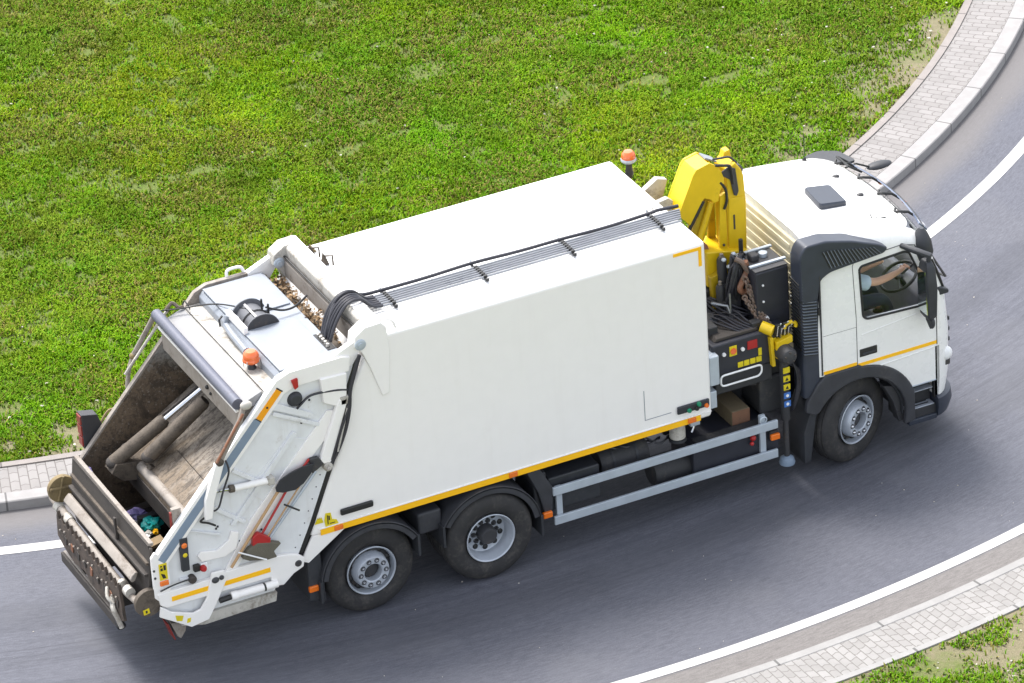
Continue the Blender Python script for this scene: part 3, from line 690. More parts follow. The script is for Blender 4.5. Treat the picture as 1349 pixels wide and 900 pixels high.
# diagonal channel running down from the top front to the base
MB().prism([(-6.13, 2.60), (-6.26, 2.62), (-7.20, 1.62), (-7.62, .98), (-7.50, .96), (-7.06, 1.55), (-6.30, 2.30)], YN-.022, YN+.002).build('diagonal_channel', 'white_paint', near, bevel=.006)
for (xa, za), (xb, zb) in (((-6.86, 2.77), (-6.36, 2.49)), ((-7.36, 2.25), (-7.08, 2.02)), ((-7.62, 1.88), (-7.28, 1.60))):
    p, q = Vector((xa, za)), Vector((xb, zb)); n = (q-p).normalized(); n = Vector((-n.y, n.x))*.022
    MB().prism([tuple(p-n), tuple(q-n), tuple(q+n), tuple(p+n)], YN-.03, YN+.002).build('rib', 'tailgate_paint', near, bevel=.004)
MB().prism([(-6.72, 2.44), (-6.36, 2.30), (-6.96, 1.70), (-7.24, 1.94)], YN-.008, YN+.002).build('cover_plate', 'tailgate_paint', near, bevel=.004)
for pts_ in ([(-6.84, 2.90), (-6.44, 2.66), (-6.40, 2.60), (-6.46, 2.60), (-6.90, 2.84)], [(-7.44, 1.62), (-7.40, 1.60), (-6.62, 2.46), (-6.66, 2.50)], [(-8.06, 1.12), (-7.9, 1.10), (-7.9, 1.14), (-8.06, 1.16)], [(-7.96, 1.72), (-7.92, 1.70), (-7.55, 1.52), (-7.57, 1.56)]):
    MB().prism(pts_, YN-.034, YN+.002).build('rib', 'tailgate_paint', near, bevel=.004)
b = MB()
for k in range(9):
    b.sphere((seam_x(1.1+.13*k, -.11), YN-.002, 1.1+.13*k), .007, seg=8)
for x, z in ((-7.58, 1.63), (-7.60, 1.61), (-7.35, 1.38), (-7.35, 1.33), (-6.50, 2.66), (-6.44, 2.80), (-6.55, 2.56), (-7.66, 1.86), (-7.10, 1.44), (-7.2, 2.1)):
    b.sphere((x, YN-.004, z), .013, seg=8)
b.build('bolt', 'mark_black', near)
# rubber bung (tear shaped) and red tag at the top
MB().lathe([(.0, YN-.05), (.055, YN-.045), (.08, YN-.02), (.085, YN)], (-6.60, 0, 2.86), seg=24).build('work_lamp', 'black_plastic', near)
b = MB().prism([(-6.64, 3.11), (-6.57, 3.12), (-6.57, 3.02), (-6.61, 3.00)], YN-.06, YN-.03); b.build('tag', 'red_plastic', near)
# cables
MB().curve([(-6.60, YN-.02, 2.74), (-6.55, YN-.03, 2.79), (-6.43, YN-.04, 2.87), (-6.18, YN-.055, 2.86), (-6.02, YN-.05, 2.82)], .013, 8, 6).build('cable', 'hose_rubber', near)
MB().curve([(-5.86, YN-.05, 3.18), (-5.93, YN-.05, 3.0), (-6.0, YN-.06, 2.8), (-6.03, YN-.07, 2.6), (-6.10, YN-.07, 2.35), (-6.22, YN-.06, 2.1), (-6.32, YN-.05, 1.98)], .022, 8, 6).build('cable', 'hose_rubber', near)
MB().curve([(-6.0, YN-.05, 2.8), (-6.05, YN-.08, 2.6), (-6.14, YN-.08, 2.4), (-6.27, YN-.07, 2.06)], .014, 8, 6).build('cable', 'hose_rubber', near)
# upright ram of the tailgate lift
r1 = MB().prism([(-6.02, 2.74), (-6.14, 2.74), (-6.42, 2.04), (-6.28, 2.02)], YN-.07, YN-.01).build('lift_ram', 'white_paint', near, bevel=.02, seg=3)
MB().tube([(-6.05, YN-.075, 2.62), (-6.20, YN-.075, 2.14)], .012, 8).build('ram_pipe', 'dirty_white', r1)
MB().lathe([(.0, YN-.09), (.03, YN-.09), (.052, YN-.075), (.052, YN)], (-6.32, 0, 1.99), seg=20).build('ram_eye', 'dirty_white', r1)
MB().lathe([(.0, YN-.10), (.024, YN-.10), (.024, YN-.09)], (-6.32, 0, 1.99), seg=12).build('ram_pin', 'chrome', r1)
bx('bracket', 'dirty_white', r1, -6.12, -6.02, YN-.07, YN, 2.66, 2.76, .01)
# black strip painting in the dark gap between body and tailgate
b = MB(); zs = [1.0, 1.32, 1.65, 2.14, 2.77, 3.1]
b.prism([(seam_x(z, -.045), z) for z in zs]+[(seam_x(z, .035), z) for z in zs[::-1]], YN+.02, YN+.05)
b.build('seam_gap_strip', 'mark_black', near)
# horizontal ram pushing the packer
hr_ = MB().tube([(-7.40, YN-.05, 2.055), (-6.99, YN-.05, 2.025)], .036, 16).build('side_ram', 'white_paint', near)
MB().tube([(-7.60, YN-.05, 2.08), (-7.40, YN-.05, 2.055)], .016, 10).build('ram_rod', 'chrome', hr_)
MB().tube([(-7.43, YN-.05, 2.06), (-7.38, YN-.05, 2.054)], .042, 16).build('ram_gland', 'grimy_steel', hr_)
bx('ram_bracket', 'dirty_white', hr_, -7.01, -6.93, YN-.09, YN, 1.98, 2.07, .012)
MB().sphere((-7.60, YN-.05, 2.08), .032).build('ram_eye', 'dirty_white', hr_)
# near grab arm of the tube bar, with white bracket and loose cable below
b = MB().tube([(-7.17, YN-.02, 2.98), (-7.25, YN-.06, 2.82), (-7.50, YN-.07, 2.45)], .03, 10)
ga = b.build('tube_arm', 'grimy_pale', T); MB().tube([(-7.22, YN-.10, 2.92), (-7.56, YN-.10, 2.44)], .016, 8).build('arm_rod', 'rusty_steel', ga)
MB().sphere((-7.52, YN-.08, 2.43), .05, (1, .8, 1)).build('arm_joint', 'grimy_steel', ga)
MB().sphere((-7.16, YN-.05, 2.98), .055, (1.2, .8, .9)).build('arm_joint', 'dirty_white', ga)
MB().prism([(-7.47, 2.42), (-7.57, 2.42), (-7.72, 2.02), (-7.74, 1.80), (-7.66, 1.80), (-7.62, 2.0)], YN-.10, YN-.04).build('arm_link', 'white_paint', ga, bevel=.01)
MB().curve([(-7.46, YN-.10, 2.44), (-7.44, YN-.11, 2.3), (-7.52, YN-.11, 2.1), (-7.58, YN-.1, 1.92), (-7.64, YN-.09, 1.88)], .011, 6, 6).build('cable', 'hose_rubber', ga)
MB().curve([(-7.66, YN-.05, 1.95), (-7.70, YN-.06, 1.84), (-7.78, YN-.05, 1.78), (-7.70, YN-.06, 1.74), (-7.62, YN-.05, 1.68)], .012, 6, 6).build('cable', 'mark_black', ga)
fa = MB().tube([(-7.21, YF+.02, 3.0), (-7.24, YF+.10, 2.86), (-7.48, YF+.12, 2.50)], .03, 10).build('tube_arm', 'grimy_pale', T)
MB().tube([(-7.48, YF+.12, 2.50), (-7.56, YF+.08, 2.36), (-7.60, YF+.06, 2.18)], .024, 10).build('arm_rod', 'grimy_pale', fa)
MB().sphere((-7.48, YF+.12, 2.50), .04).build('arm_joint', 'ochre_dirt', fa)
MB().tube([(-7.05, YF+.06, 2.98), (-7.62, YF+.03, 2.36)], .018, 8).build('arm_rod', 'dirty_white', fa)
# light cluster, buttons, signs
lc = MB().prism([(-8.03, 1.64), (-7.94, 1.63), (-7.945, 1.24), (-8.03, 1.24)], YN-.05, YN).build('light_cluster', 'black_plastic', near, bevel=.008)
MB().sphere((-7.985, YN-.05, 1.55), .033, (1, .5, 1)).build('lamp', 'lamp_orange', lc)
MB().sphere((-7.985, YN-.05, 1.435), .026, (1, .5, 1)).build('lamp', 'sign_yellow', lc)
eb = bx('button_box', 'mark_black', near, -7.90, -7.83, YN-.05, YN, 1.19, 1.27, .01)
MB().lathe([(.0, YN-.08), (.026, YN-.08), (.036, YN-.06), (.036, YN-.03), (0, YN-.03)], (-7.80, 0, 1.215), seg=18).build('stop_button', 'red_plastic', eb)
bx('button_base', 'mark_white', eb, -7.82, -7.74, YN-.03, YN, 1.18, 1.26, .01)
sg = bx('warning_sign', 'sign_yellow', near, -8.285, -8.195, YN-.045, YN-.035, 1.215, 1.41, .001)
b = MB().prism([(-8.27, 1.30), (-8.25, 1.235), (-8.215, 1.235), (-8.23, 1.28)], YN-.048, YN-.044).box(-8.27, -8.245, YN-.048, YN-.044, 1.33, 1.36).box(-8.235, -8.21, YN-.048, YN-.044, 1.33, 1.39).box(-8.27, -8.25, YN-.048, YN-.044, 1.375, 1.39)
b.build('warning_symbol', 'mark_black', sg)
bx('marker_lamp', 'lamp_orange', near, -8.29, -8.19, YN-.055, YN-.03, 1.145, 1.205, .012)
MB().prism([(-8.36, 1.50), (-8.31, 1.56), (-8.17, 1.42), (-8.17, 1.06), (-8.30, .95), (-8.36, 1.02)], YN-.038, YN+.0).build('corner_plate', 'white_paint', near, bevel=.01)
b = MB(); b.sphere((-8.34, YN-.04, 1.35), .014, seg=8); b.sphere((-8.335, YN-.04, 1.26), .014, seg=8); b.build('bolt', 'mark_black', near)
MB().prism([(-7.84, 1.36), (-7.80, 1.40), (-7.62, 1.36), (-7.48, 1.44), (-7.44, 1.54), (-7.36, 1.50), (-7.40, 1.32), (-7.54, 1.26), (-7.80, 1.28)], YN-.028, YN+.002).build('bracket_plate', 'white_paint', near, bevel=.008)
MB().curve([(-8.30, YN-.06, 1.10), (-8.15, YN-.06, 1.13), (-8.0, YN-.06, 1.14), (-7.93, YN-.06, 1.14)], .008, 6, 5).build('cable', 'mark_black', near)
MB().lathe([(.0, YN-.08), (.03, YN-.08), (.045, YN-.06), (.045, YN)], (-7.93, 0, 1.12), seg=16).build('knob', 'grimy_dark', near)
# base: long channel with rounded front end, diagonal strut, lower ram
base = MB().prism([(-8.33, 1.06), (-7.72, 1.06), (-7.62, 1.09), (-7.0, 1.10), (-6.84, 1.07), (-6.74, 1.04), (-6.66, .97), (-6.68, .87), (-6.80, .82), (-6.92, .72), (-7.05, .74), (-7.06, .86), (-8.24, .87), (-8.31, .92)], YN-.05, YN+.002).build('base_channel', 'white_paint', near, bevel=.012)
bx('reflective_stripe', 'yellow_tape', base, -8.18, -7.76, YN-.055, YN-.045, .935, .99, .002)
bx('reflective_stripe', 'yellow_tape', base, -7.64, -7.06, YN-.055, YN-.045, .93, .985, .002)
MB().lathe([(.0, YN-.065), (.03, YN-.065), (.04, YN-.05), (.04, YN-.03)], (-6.74, 0, .93), seg=16).build('pivot_pin', 'hub_dark', base)
st_ = MB().prism([(-7.72, 1.14), (-7.58, 1.13), (-7.56, 1.02), (-7.70, .76), (-7.80, .60), (-8.0, .57), (-8.34, .80), (-8.32, .92), (-8.20, .82), (-7.97, .73), (-7.88, .75), (-7.80, .86)], YN-.075, YN-.045).build('strut', 'white_paint', near, bevel=.008)
b = MB().prism([(-8.04, .69), (-8.0, .69), (-8.01, .64), (-8.05, .64)], YN-.078, YN-.07); b.build('warning_mark', 'sign_yellow', st_)
MB().prism([(-8.17, .77), (-8.08, .74), (-8.10, .68), (-8.16, .70)], YN-.078, YN-.07).build('warning_mark', 'sign_yellow', st_)
MB().sphere((-7.69, YN-.08, 1.05), .035, (1.2, .7, 1)).sphere((-7.62, YN-.08, 1.06), .028, (1, .7, 1)).build('clevis', 'hub_dark', st_)
MB().prism([(-8.1, .60), (-7.84, .53), (-7.02, .55), (-7.0, .66), (-7.84, .66)], YN-.045, YN+.05).build('lower_channel', 'dirty_white', near, bevel=.008)
lr = MB().tube([(-7.50, YN-.06, .785), (-7.0, YN-.06, .775)], .044, 16).build('lower_ram', 'white_paint', near)
MB().tube([(-7.66, YN-.06, .775), (-7.5, YN-.06, .783)], .03, 12).build('ram_rod', 'mark_black', lr)
MB().tube([(-7.53, YN-.06, .785), (-7.46, YN-.06, .783)], .052, 16).build('ram_gland', 'white_paint', lr)
MB().tube([(-7.16, YN-.06, .778), (-7.14, YN-.06, .778)], .047, 16).build('ram_band', 'mark_black', lr)
bx('recess', 'chassis_black', near, -8.2, -7.0, YN+.003, YN+.055, .70, .86, .0)
# corner tail lamp holder beneath
q = MB().prism([(-8.18, .60), (-8.0, .56), (-8.02, .46), (-8.08, .38), (-8.12, .42)], -1.14, -.98).build('tail_lamp_holder', 'grimy_pale', T, bevel=.01)
MB().prism([(-8.22, .60), (-8.202, .60), (-8.135, .38), (-8.15, .38)], -1.13, -.99).build('tail_lamp', 'red_lamp', q, bevel=.004)

# ---- top of the tailgate
tp = MB().prism([(-5.99, 3.17), (-6.70, 3.15), (-6.74, 3.10), (-6.74, 3.0), (-5.99, 3.0)], YN+.065, YF-.065).build('tailgate_top', 'pale_grey_paint', T, bevel=.008)
bx('lid_plate', 'pale_grey_paint', tp, -6.70, -6.02, .14, YF-.09, 3.168, 3.186, .004)
bx('lid_plate', 'pale_grey_paint', tp, -6.70, -6.10, YN+.09, -.16, 3.166, 3.182, .004)
bx('hose_port', 'mark_black', tp, -6.14, -6.0, -.97, -.60, 3.166, 3.176, 0)
b = MB()
for k in range(5): b.tube([(-6.07+.01*k, -.90+.06*k, 3.16), (-6.06, -.90+.06*k, 3.21)], .018, 8)
b.build('hose_fitting', 'dirty_white', tp)
bx('tailgate_shelf', 'dirty_white', T, -6.93, -6.735, YN+.065, YF-.065, 2.94, 3.02, .006)
bx('fold_line', 'mark_black', T, -6.925, -6.912, YN+.07, YF-.08, 3.019, 3.026, .0)
MB().tube([(-6.70, .22, 3.19), (-6.735, .20, 3.10), (-6.76, -.02, 3.10), (-6.76, -.38, 3.07)], .045, 10).build('shelf_gutter', 'pale_grey_paint', T)
MB().tube([(-6.74, .30, 3.16), (-6.79, .26, 3.15), (-6.80, .22, 3.09)], .012, 8).build('shelf_ring', 'mark_black', T)
tb = MB().prism([(-6.93, 3.02), (-7.17, 2.93), (-7.17, 2.84), (-6.93, 2.90)], YN+.065, YF-.065).build('hood_panel', 'hood_paint', T, bevel=.006)
MB().tube([(-7.215, YN+.04, 2.965), (-7.215, YF-.01, 2.995)], .062, 20).build('hood_tube', 'tube_steel', T)
hp = MB().box(-7.20, -7.165, YN+.065, YF-.065, 2.60, 2.875).build('hood_plate', 'grimy_pale', T, bevel=.005)
bx('hood_edge', 'white_paint', hp, -7.235, -7.20, YN+.065, YF-.065, 2.855, 2.88, .003)
b = MB().sphere((-7.205, -.30, 2.74), .025).sphere((-7.205, -.38, 2.70), .018); b.build('bolt', 'mark_black', hp)
MB().lathe([(.07, -.003), (.07, .003)], (0, 0, 0), 'z').bm.free()
# hose reel half sunk in the lid
rl = MB().lathe([(.0, -.20), (.20, -.20), (.20, -.185), (.155, -.18), (.155, .18), (.20, .185), (.20, .20), (.0, .20)], (-6.47, .04, 3.12), 'y', 40).build('hose_reel', 'reel_grey', T)
MB().lathe([(.158, -.03), (.17, -.015), (.158, .0)], (-6.47, .04, 3.12), 'y', 40, close=True).build('reel_band', 'mark_black', rl)
MB().lathe([(.0, -.206), (.192, -.206), (.192, -.201), (.0, -.201)], (-6.47, .04, 3.12), 'y', 40).build('reel_disc', 'hub_dark', rl)
MB().box(-6.71, -6.66, -.22, .26, 3.17, 3.25).build('reel_guard', 'white_paint', rl, bevel=.008)
MB().tube([(-6.52, -.12, 3.29), (-6.52, .18, 3.29)], .012, 6).build('reel_bar', 'white_paint', rl)
MB().tube([(-6.38, .05, 3.20), (-6.38, .05, 3.38)], .012, 6).tube([(-6.33, 0, 3.20), (-6.33, 0, 3.33)], .012, 6).build('reel_lever', 'mark_black', rl)
MB().curve([(-6.47, .02, 3.275), (-6.7, .5, 3.20), (-7.0, .86, 3.06), (-7.16, .96, 3.04)], .009, 6, 6).build('winch_cable', 'mark_black', rl)
MB().curve([(-6.36, .0, 3.30), (-6.2, -.05, 3.24), (-6.05, -.05, 3.24), (-5.88, .0, 3.30)], .012, 6, 6).build('winch_cable', 'mark_black', rl)
b = MB().curve([(-7.12, YF-.05, 3.03), (-7.03, YF-.02, 3.08), (-6.98, YF-.08, 3.04), (-6.93, YF-.10, 3.05)], .02, 6, 5); b.build('cable_clamp', 'grimy_steel', T)
MB().curve([(-6.95, YF-.1, 3.03), (-6.91, YF-.08, 3.10), (-6.90, YF-.2, 3.05)], .008, 6, 5).build('wire_hook', 'mark_black', T)
def beacon(x, y, z, r, bezel, stand=.1, guard=True):
    s = MB().lathe([(.0, 0), (.05, 0), (.035, stand*.5), (.03, stand), (.0, stand)], (x, y, z), 'z', 18).build('beacon', 'hub_dark', T)
    MB().lathe([(.0, .005), (r*.8, .0), (r, .02), (r, .035), (r*.92, .05), (.0, .055)], (x, y, z+stand-.01), 'z', 28).build('beacon_base', bezel, s)
    MB().lathe([(r*.9, .045), (r*.92, .07), (r*.82, .105), (r*.55, .13), (.0, .138)], (x, y, z+stand-.01), 'z', 28).build('beacon_dome', 'beacon_orange', s)
    if guard:
        b = MB()
        for a in (40, 130, 220, 310): c_, s_ = math.cos(rad(a))*r*1.02, math.sin(rad(a))*r*1.02; b.tube([(x+c_, y+s_, z), (x+c_, y+s_, z+stand+.03)], .005, 6)
        b.build('beacon_guard', 'dirty_white', s)
    return s
beacon(-6.82, -.64, 3.02, .095, 'beacon_orange', .085)
beacon(-1.60, .93, 3.10, .088, 'galvanised', .17, False)
bx('beacon_arm', 'hub_dark', T, -1.78, -1.57, .90, .96, 3.06, 3.10, .006)
# litter in the gutter in front of the lids
b = MB()
for k in range(420):
    x = random.uniform(-5.99, -5.80); y = random.choice([random.gauss(.62, .16), random.gauss(-.12, .17), random.gauss(-.25, .12), random.uniform(-.7, .9)]); y = max(-.75, min(.9, y)); z = 3.03+random.random()*.14*(1 if y < .2 else .8)
    s = random.uniform(.012, .035); R = Matrix.Rotation(random.random()*6.3, 3, Vector((random.random()-.5, random.random()-.5, random.random())))
    vs = [b.bm.verts.new(Vector((x, y, z))+R@Vector(v)*s) for v in ((-1, -.5, 0), (0, -.8, .2), (1, 0, 0), (0, .7, .25))]; b.bm.faces.new(vs)
tag(b.build('leaf_litter', 'leaf_litter', None, smooth=0), 'dry brown leaf litter caught in the gap on top of the tailgate', 'leaf litter', kind='stuff')
bx('gutter_floor', 'grimy_steel', tp, -6.0, -5.78, YN+.07, YF-.07, 3.0, 3.03, 0)

# ---- hopper inside
tr = MB().strip([(-8.30, 1.60), (-8.29, 1.15), (-8.17, .90), (-7.9, .76), (-7.5, .73), (-7.1, .85), (-6.8, 1.2), (-6.62, 1.8), (-6.60, 2.98)], YN+.068, YF-.068, -.04).build('hopper_trough', 'grimy_dark', T)
MB().box(-8.325, -8.275, YN+.066, YF-.066, 1.585, 1.625).build('hopper_lip', 'grimy_pale', tr, bevel=.008)
pk = MB().prism([(-6.62, 2.24), (-6.9, 2.10), (-7.70, 1.62), (-7.78, 1.55), (-7.80, 1.46), (-7.78, 1.28), (-7.70, 1.22), (-6.7, 1.9)], YN+.08, YF-.08).build('packer_plate', 'scraped_steel', T, bevel=.015, seg=3)
MB().tube([(-7.745, YN+.085, 1.555), (-7.745, YF-.085, 1.555)], .06, 16).build('blade_roll', 'grimy_pale', pk)
bx('blade_face', 'grimy_dark', pk, -7.815, -7.80, YN+.10, YF-.10, 1.26, 1.47, .003)
MB().box(-7.43, -7.428, YN+.10, .2, 1.79, 1.80).build('plate_seam', 'grimy_dark', pk)
MB().lathe([(.035, -.006), (.045, .0), (.035, .006)], (-7.23, -.62, 1.94), 'z', 18, close=True).build('ring_bolt', 'grimy_dark', pk)
for (p, q, f) in (((-7.02, .33, 2.36), (-8.02, .56, 1.64), .42), ((-7.10, .08, 2.36), (-7.72, .28, 1.76), .0)):
    P, Q = Vector(p), Vector(q); Mx = P.lerp(Q, f)
    c = MB().tube([Mx, P.lerp(Q, max(f, .02)+.03), Q], [.06, .078, .078], 18).build('packer_ram', 'grimy_steel', T)
    if f > 0: MB().tube([P, P.lerp(Q, f+.01)], .033, 14).build('ram_rod', 'chrome', c)
    MB().sphere(Q, .085, (1, 1, .8)).build('ram_eye', 'grimy_dark', c)
    MB().tube([P+Vector((0, .1, -.02)), Q+Vector((0, .1, 0))], .016, 8).build('ram_hose', 'grimy_dark', c)
for y0, y1 in ((.46, .66), (.24, .32)): MB().prism([(-7.6, 1.6), (-7.72-(y0-.24)*1.4, 1.66), (-7.78-(y0-.24)*1.4, 1.56), (-7.75-(y0-.24), 1.44), (-7.6, 1.36)], y0, y1).build('ram_bracket', 'grimy_steel', pk, bevel=.01)
wp = bx('wall_post', 'grimy_pale', near, -8.04, -7.94, YN+.062, YN+.12, 1.52, 1.94, .006)
bx('post_marker', 'red_lamp', wp, -8.06, -8.04, YN+.075, YN+.11, 1.56, 1.90, .003)
# rubbish heap
b = MB()
for k in range(150):
    x = random.uniform(-8.1, -7.55); y = random.uniform(-1.0, .6); s = random.uniform(.02, .06)
    g_ = bmesh.ops.create_icosphere(b.bm, subdivisions=1, radius=s); R = Matrix.Rotation(random.random()*6, 3, Vector((random.random(), random.random(), random.random()+.1)))
    for v in g_['verts']: v.co = R@Vector((v.co.x*random.uniform(.7, 1.9), v.co.y*random.uniform(.5, 1.2), v.co.z*random.uniform(.2, 1)))+Vector((x, y, .80+.12*random.random()))
tag(b.build('rubbish', 'grimy_dark', None, smooth=0), 'dark mixed rubbish covering the hopper floor', 'rubbish', kind='stuff')
def crumple(name, mt, c, sz, label, cat, seed, group='litter lying in the hopper'):
    rr = random.Random(seed); b = MB(); g_ = bmesh.ops.create_icosphere(b.bm, subdivisions=3, radius=1)
    from mathutils import noise as N
    for v in g_['verts']:
        d = 1+.45*N.noise(v.co*1.6+Vector((seed, 0, 0)))+.35*N.noise(v.co*4+Vector((0, seed, 0))); p = v.co*d
        v.co = Vector((p.x*sz[0], p.y*sz[1], p.z*sz[2]))+Vector(c)
    return tag(b.build(name, mt, None, smooth=20), label, cat, group)
crumple('plastic_bag', 'violet_bag', (-7.90, .44, 1.0), (.13, .08, .07), 'crumpled violet plastic bag in the hopper', 'plastic bag', 1)
crumple('plastic_bag', 'teal_bag', (-7.80, .17, 1.01), (.10, .10, .07), 'crumpled teal plastic bag in the hopper', 'plastic bag', 2)
crumple('plastic_bag', 'green_bag', (-8.0, .26, .97), (.075, .06, .05), 'small bright green plastic bag in the hopper', 'plastic bag', 3)
crumple('paper_scrap', 'paper', (-7.95, .35, .97), (.05, .02, .03), 'white paper scrap between the violet and the green bag', 'paper scrap', 4)
crumple('paper_scrap', 'paper', (-7.90, .05, .98), (.05, .035, .03), 'white paper scrap below the teal bag in the hopper', 'paper scrap', 8)
crumple('food_wrapper', 'yellow_tape', (-7.82, .03, .99), (.03, .03, .03), 'small orange food wrapper right of the teal bag', 'wrapper', 5)
o = MB().box(-8.02, -7.93, -.08, .03, .97, 1.02, (rad(25), 'Z')).build('drink_carton', 'mark_white', None, bevel=.004); tag(o, 'white and blue drink carton lying in the hopper', 'carton')
b = MB().box(-7.995, -7.965, -.085, .035, .969, 1.0215, (rad(25), 'Z')).build('carton_print', 'mark_blue', o)
o = MB().prism([(-7.99, .96), (-7.83, .99), (-7.82, 1.03), (-7.98, 1.0)], -.24, -.10).build('cardboard_box', 'card_brown', None, bevel=.004); tag(o, 'flattened brown cardboard box at the near end of the hopper', 'cardboard')
crumple('plastic_bag', 'violet_bag', (-8.20, .84, 1.43), (.03, .05, .05), 'dark violet bag caught behind the far end of the hopper lip', 'plastic bag', 6)

# ---- bin lifter at the rear
bl = MB().strip([(-8.335, 1.58), (-8.37, 1.30), (-8.40, 1.02), (-8.36, .80)], YN+.03, YF-.03, .03).build('bin_lifter', 'grimy_dark', T, bevel=.004)
for z, mt in ((1.40, 'grimy_steel'), (1.27, 'grimy_dark')): bx('lifter_rail', mt, bl, -8.42 if z < 1.3 else -8.385, -8.35, YN+.05, YF-.05, z-.022, z+.012, .006)
MB().box(-8.40, -8.375, -.35, -.31, 1.26, 1.54).build('lifter_hinge', 'grimy_dark', bl, bevel=.004)
MB().prism([(-8.49, 1.20), (-8.45, 1.235), (-8.42, 1.22), (-8.46, 1.13), (-8.50, 1.12), (-8.52, 1.16)], -.98, .88).build('lifter_bar', 'grimy_pale', bl, bevel=.012)
MB().tube([(-8.52, 1.22, 1.02), (-8.53, .8, 1.02), (-8.53, -.9, .96), (-8.50, -1.12, .95)], .042, 14).build('lifter_tube', 'grimy_pale', bl)
for y, wd in ((1.0, .10), (.72, .12), (-.78, .05), (-.94, .09)): MB().tube([(-8.53, y-wd/2, 1.01), (-8.53, y+wd/2, 1.01)], .056, 16).build('tube_collar', 'dirty_white', bl)
pts = [(.95, 1.0)]; n = 15
top = []
for k in range(n):
    y = .92-k*(1.80/n); top += [(y, .98), (y-.035, 1.04+.015*random.random()), (y-.075, .97)]
bot = [(-.88, .62), (-.70, .55), (-.45, .62), (-.1, .58), (.2, .66), (.5, .60), (.8, .66), (.95, .72)]
MB().prism(top+bot, -8.60, -8.565, 'x').build('lifter_comb', 'comb_brown', bl, bevel=.004)
for k in range(13):
    y = .80-k*.13; MB().sphere((-8.615, y, .86+.05*math.sin(k*2.1)), .014, (1, 1, 1), 8).build('comb_bolt', 'grimy_pale', bl)
for k in range(9):
    y = .72-k*.18; MB().prism([(y, .72+.04*(k % 2)), (y-.06, .74), (y-.07, .82), (y-.02, .84)], -8.612, -8.60, 'x').build('comb_tooth', 'rusty_steel' if k % 3 == 1 else 'grimy_dark', bl, bevel=.003)
MB().curve([(-8.60, -.60, .78), (-8.64, -.70, .70), (-8.62, -.76, .60), (-8.60, -.80, .50)], .028, 8, 6).build('lifter_hook', 'dirty_white', bl)
MB().curve([(-8.62, -.52, .86), (-8.66, -.62, .80), (-8.62, -.68, .74)], .018, 8, 6).build('lifter_hook', 'dirty_white', bl)
def disc_part(c, r, mt, th=.03):
    return MB().lathe([(.0, -th), (r, -th), (r+.008, 0), (r, th), (.0, th)], c, 'y', 36).build('lifter_disc', mt, bl)
dn = disc_part((-8.42, -1.20, .98), .155, 'grimy_steel'); dfar = disc_part((-8.46, 1.06, 1.20), .155, 'ochre_dirt')
b = bx('warning_mark', 'sign_yellow', dn, -8.50, -8.43, -1.2345, -1.229, .86, .92, .001, (rad(-8), 'Y'))
MB().box(-8.475, -8.455, -1.237, -1.233, .875, .905).build('warning_symbol', 'mark_black', dn)
MB().tube([(-8.60, 1.02, 1.24), (-8.34, 1.02, 1.22)], .018, 8).tube([(-8.52, 1.02, 1.08), (-8.44, 1.02, 1.36)], .014, 8).build('disc_lever', 'ochre_dirt', dfar)
bx('rear_bumper', 'grimy_dark', T, -8.60, -8.54, -.62, .92, .40, .52, .012)
bx('bumper_edge', 'grimy_pale', T, -8.575, -8.545, -.60, .90, .521, .535, .003)
b = MB().tube([(-8.56, -.60, .46), (-8.56, -.68, .44)], .05, 12).build('bumper_end', 'mark_black', T)
for y in (.5, -.3): bx('bumper_arm', 'grimy_dark', T, -8.54, -7.9, y-.04, y+.04, .44, .74, .01)
# far rear lamp on its bracket
lb = MB().prism([(-8.16, 2.02), (-7.98, 1.98), (-7.90, 1.74), (-7.98, 1.62), (-8.16, 1.60)], YF+.03, YF+.16).build('lamp_bracket', 'hub_dark', T, bevel=.008)
for z0, z1 in ((1.90, 2.0), (1.76, 1.88), (1.63, 1.74)): bx('tail_lamp', 'red_lamp', lb, -8.175, -8.155, YF+.04, YF+.15, z0, z1, .006)
MB().curve([(-7.95, YF+.05, 1.85), (-7.84, YF+.07, 1.96), (-7.76, YF+.04, 1.98), (-7.68, YF+.02, 1.96)], .014, 6, 5).build('bracket_cable', 'ochre_dirt', lb)

# ---- tools strapped to the tailgate side (each lifts off)
YT = YN-.075
def tool(name, label, cat): return empty(name, (-6.9, YT, 1.5), label, cat, 'tools strapped to the tailgate side')
bits('road_grit', 'pale_stone', 150, lambda: (lambda a, r: (C1[0]+r*math.sin(a), C1[1]-r*math.cos(a)))(random.uniform(-.6, .9), random.uniform(15.3, 21.0)), 'scattered grit and tiny pale stones on the asphalt', 'grit', .003, (.004, .010))
t1 = tool('shovel', 'black bladed shovel with a wooden handle strapped head up on the tailgate side', 'shovel')
MB().prism([(-6.94, 1.94), (-6.88, 2.02), (-6.76, 2.07), (-6.62, 2.10), (-6.48, 2.10), (-6.52, 2.0), (-6.62, 1.90), (-6.72, 1.85), (-6.86, 1.86), (-6.93, 1.89)], YT-.03, YT-.012).build('blade', 'shovel_black', t1, bevel=.006)
MB().tube([(-6.80, YT, 1.98), (-6.92, YT, 1.86), (-7.50, YT+.0, 1.14)], .016, 10).build('handle', 'wood_handle', t1)
t2 = tool('broom', 'broom with red head and grey bristles strapped bristles down on the tailgate side', 'broom')
MB().tube([(-6.52, YT+.02, 2.14), (-6.80, YT+.02, 1.85), (-7.14, YT+.01, 1.40)], .013, 10).build('handle', 'red_plastic', t2)
MB().prism([(-7.24, 1.44), (-7.17, 1.47), (-7.04, 1.37), (-7.05, 1.30), (-7.25, 1.32)], YT-.03, YT+.03).build('head', 'red_plastic', t2, bevel=.01)
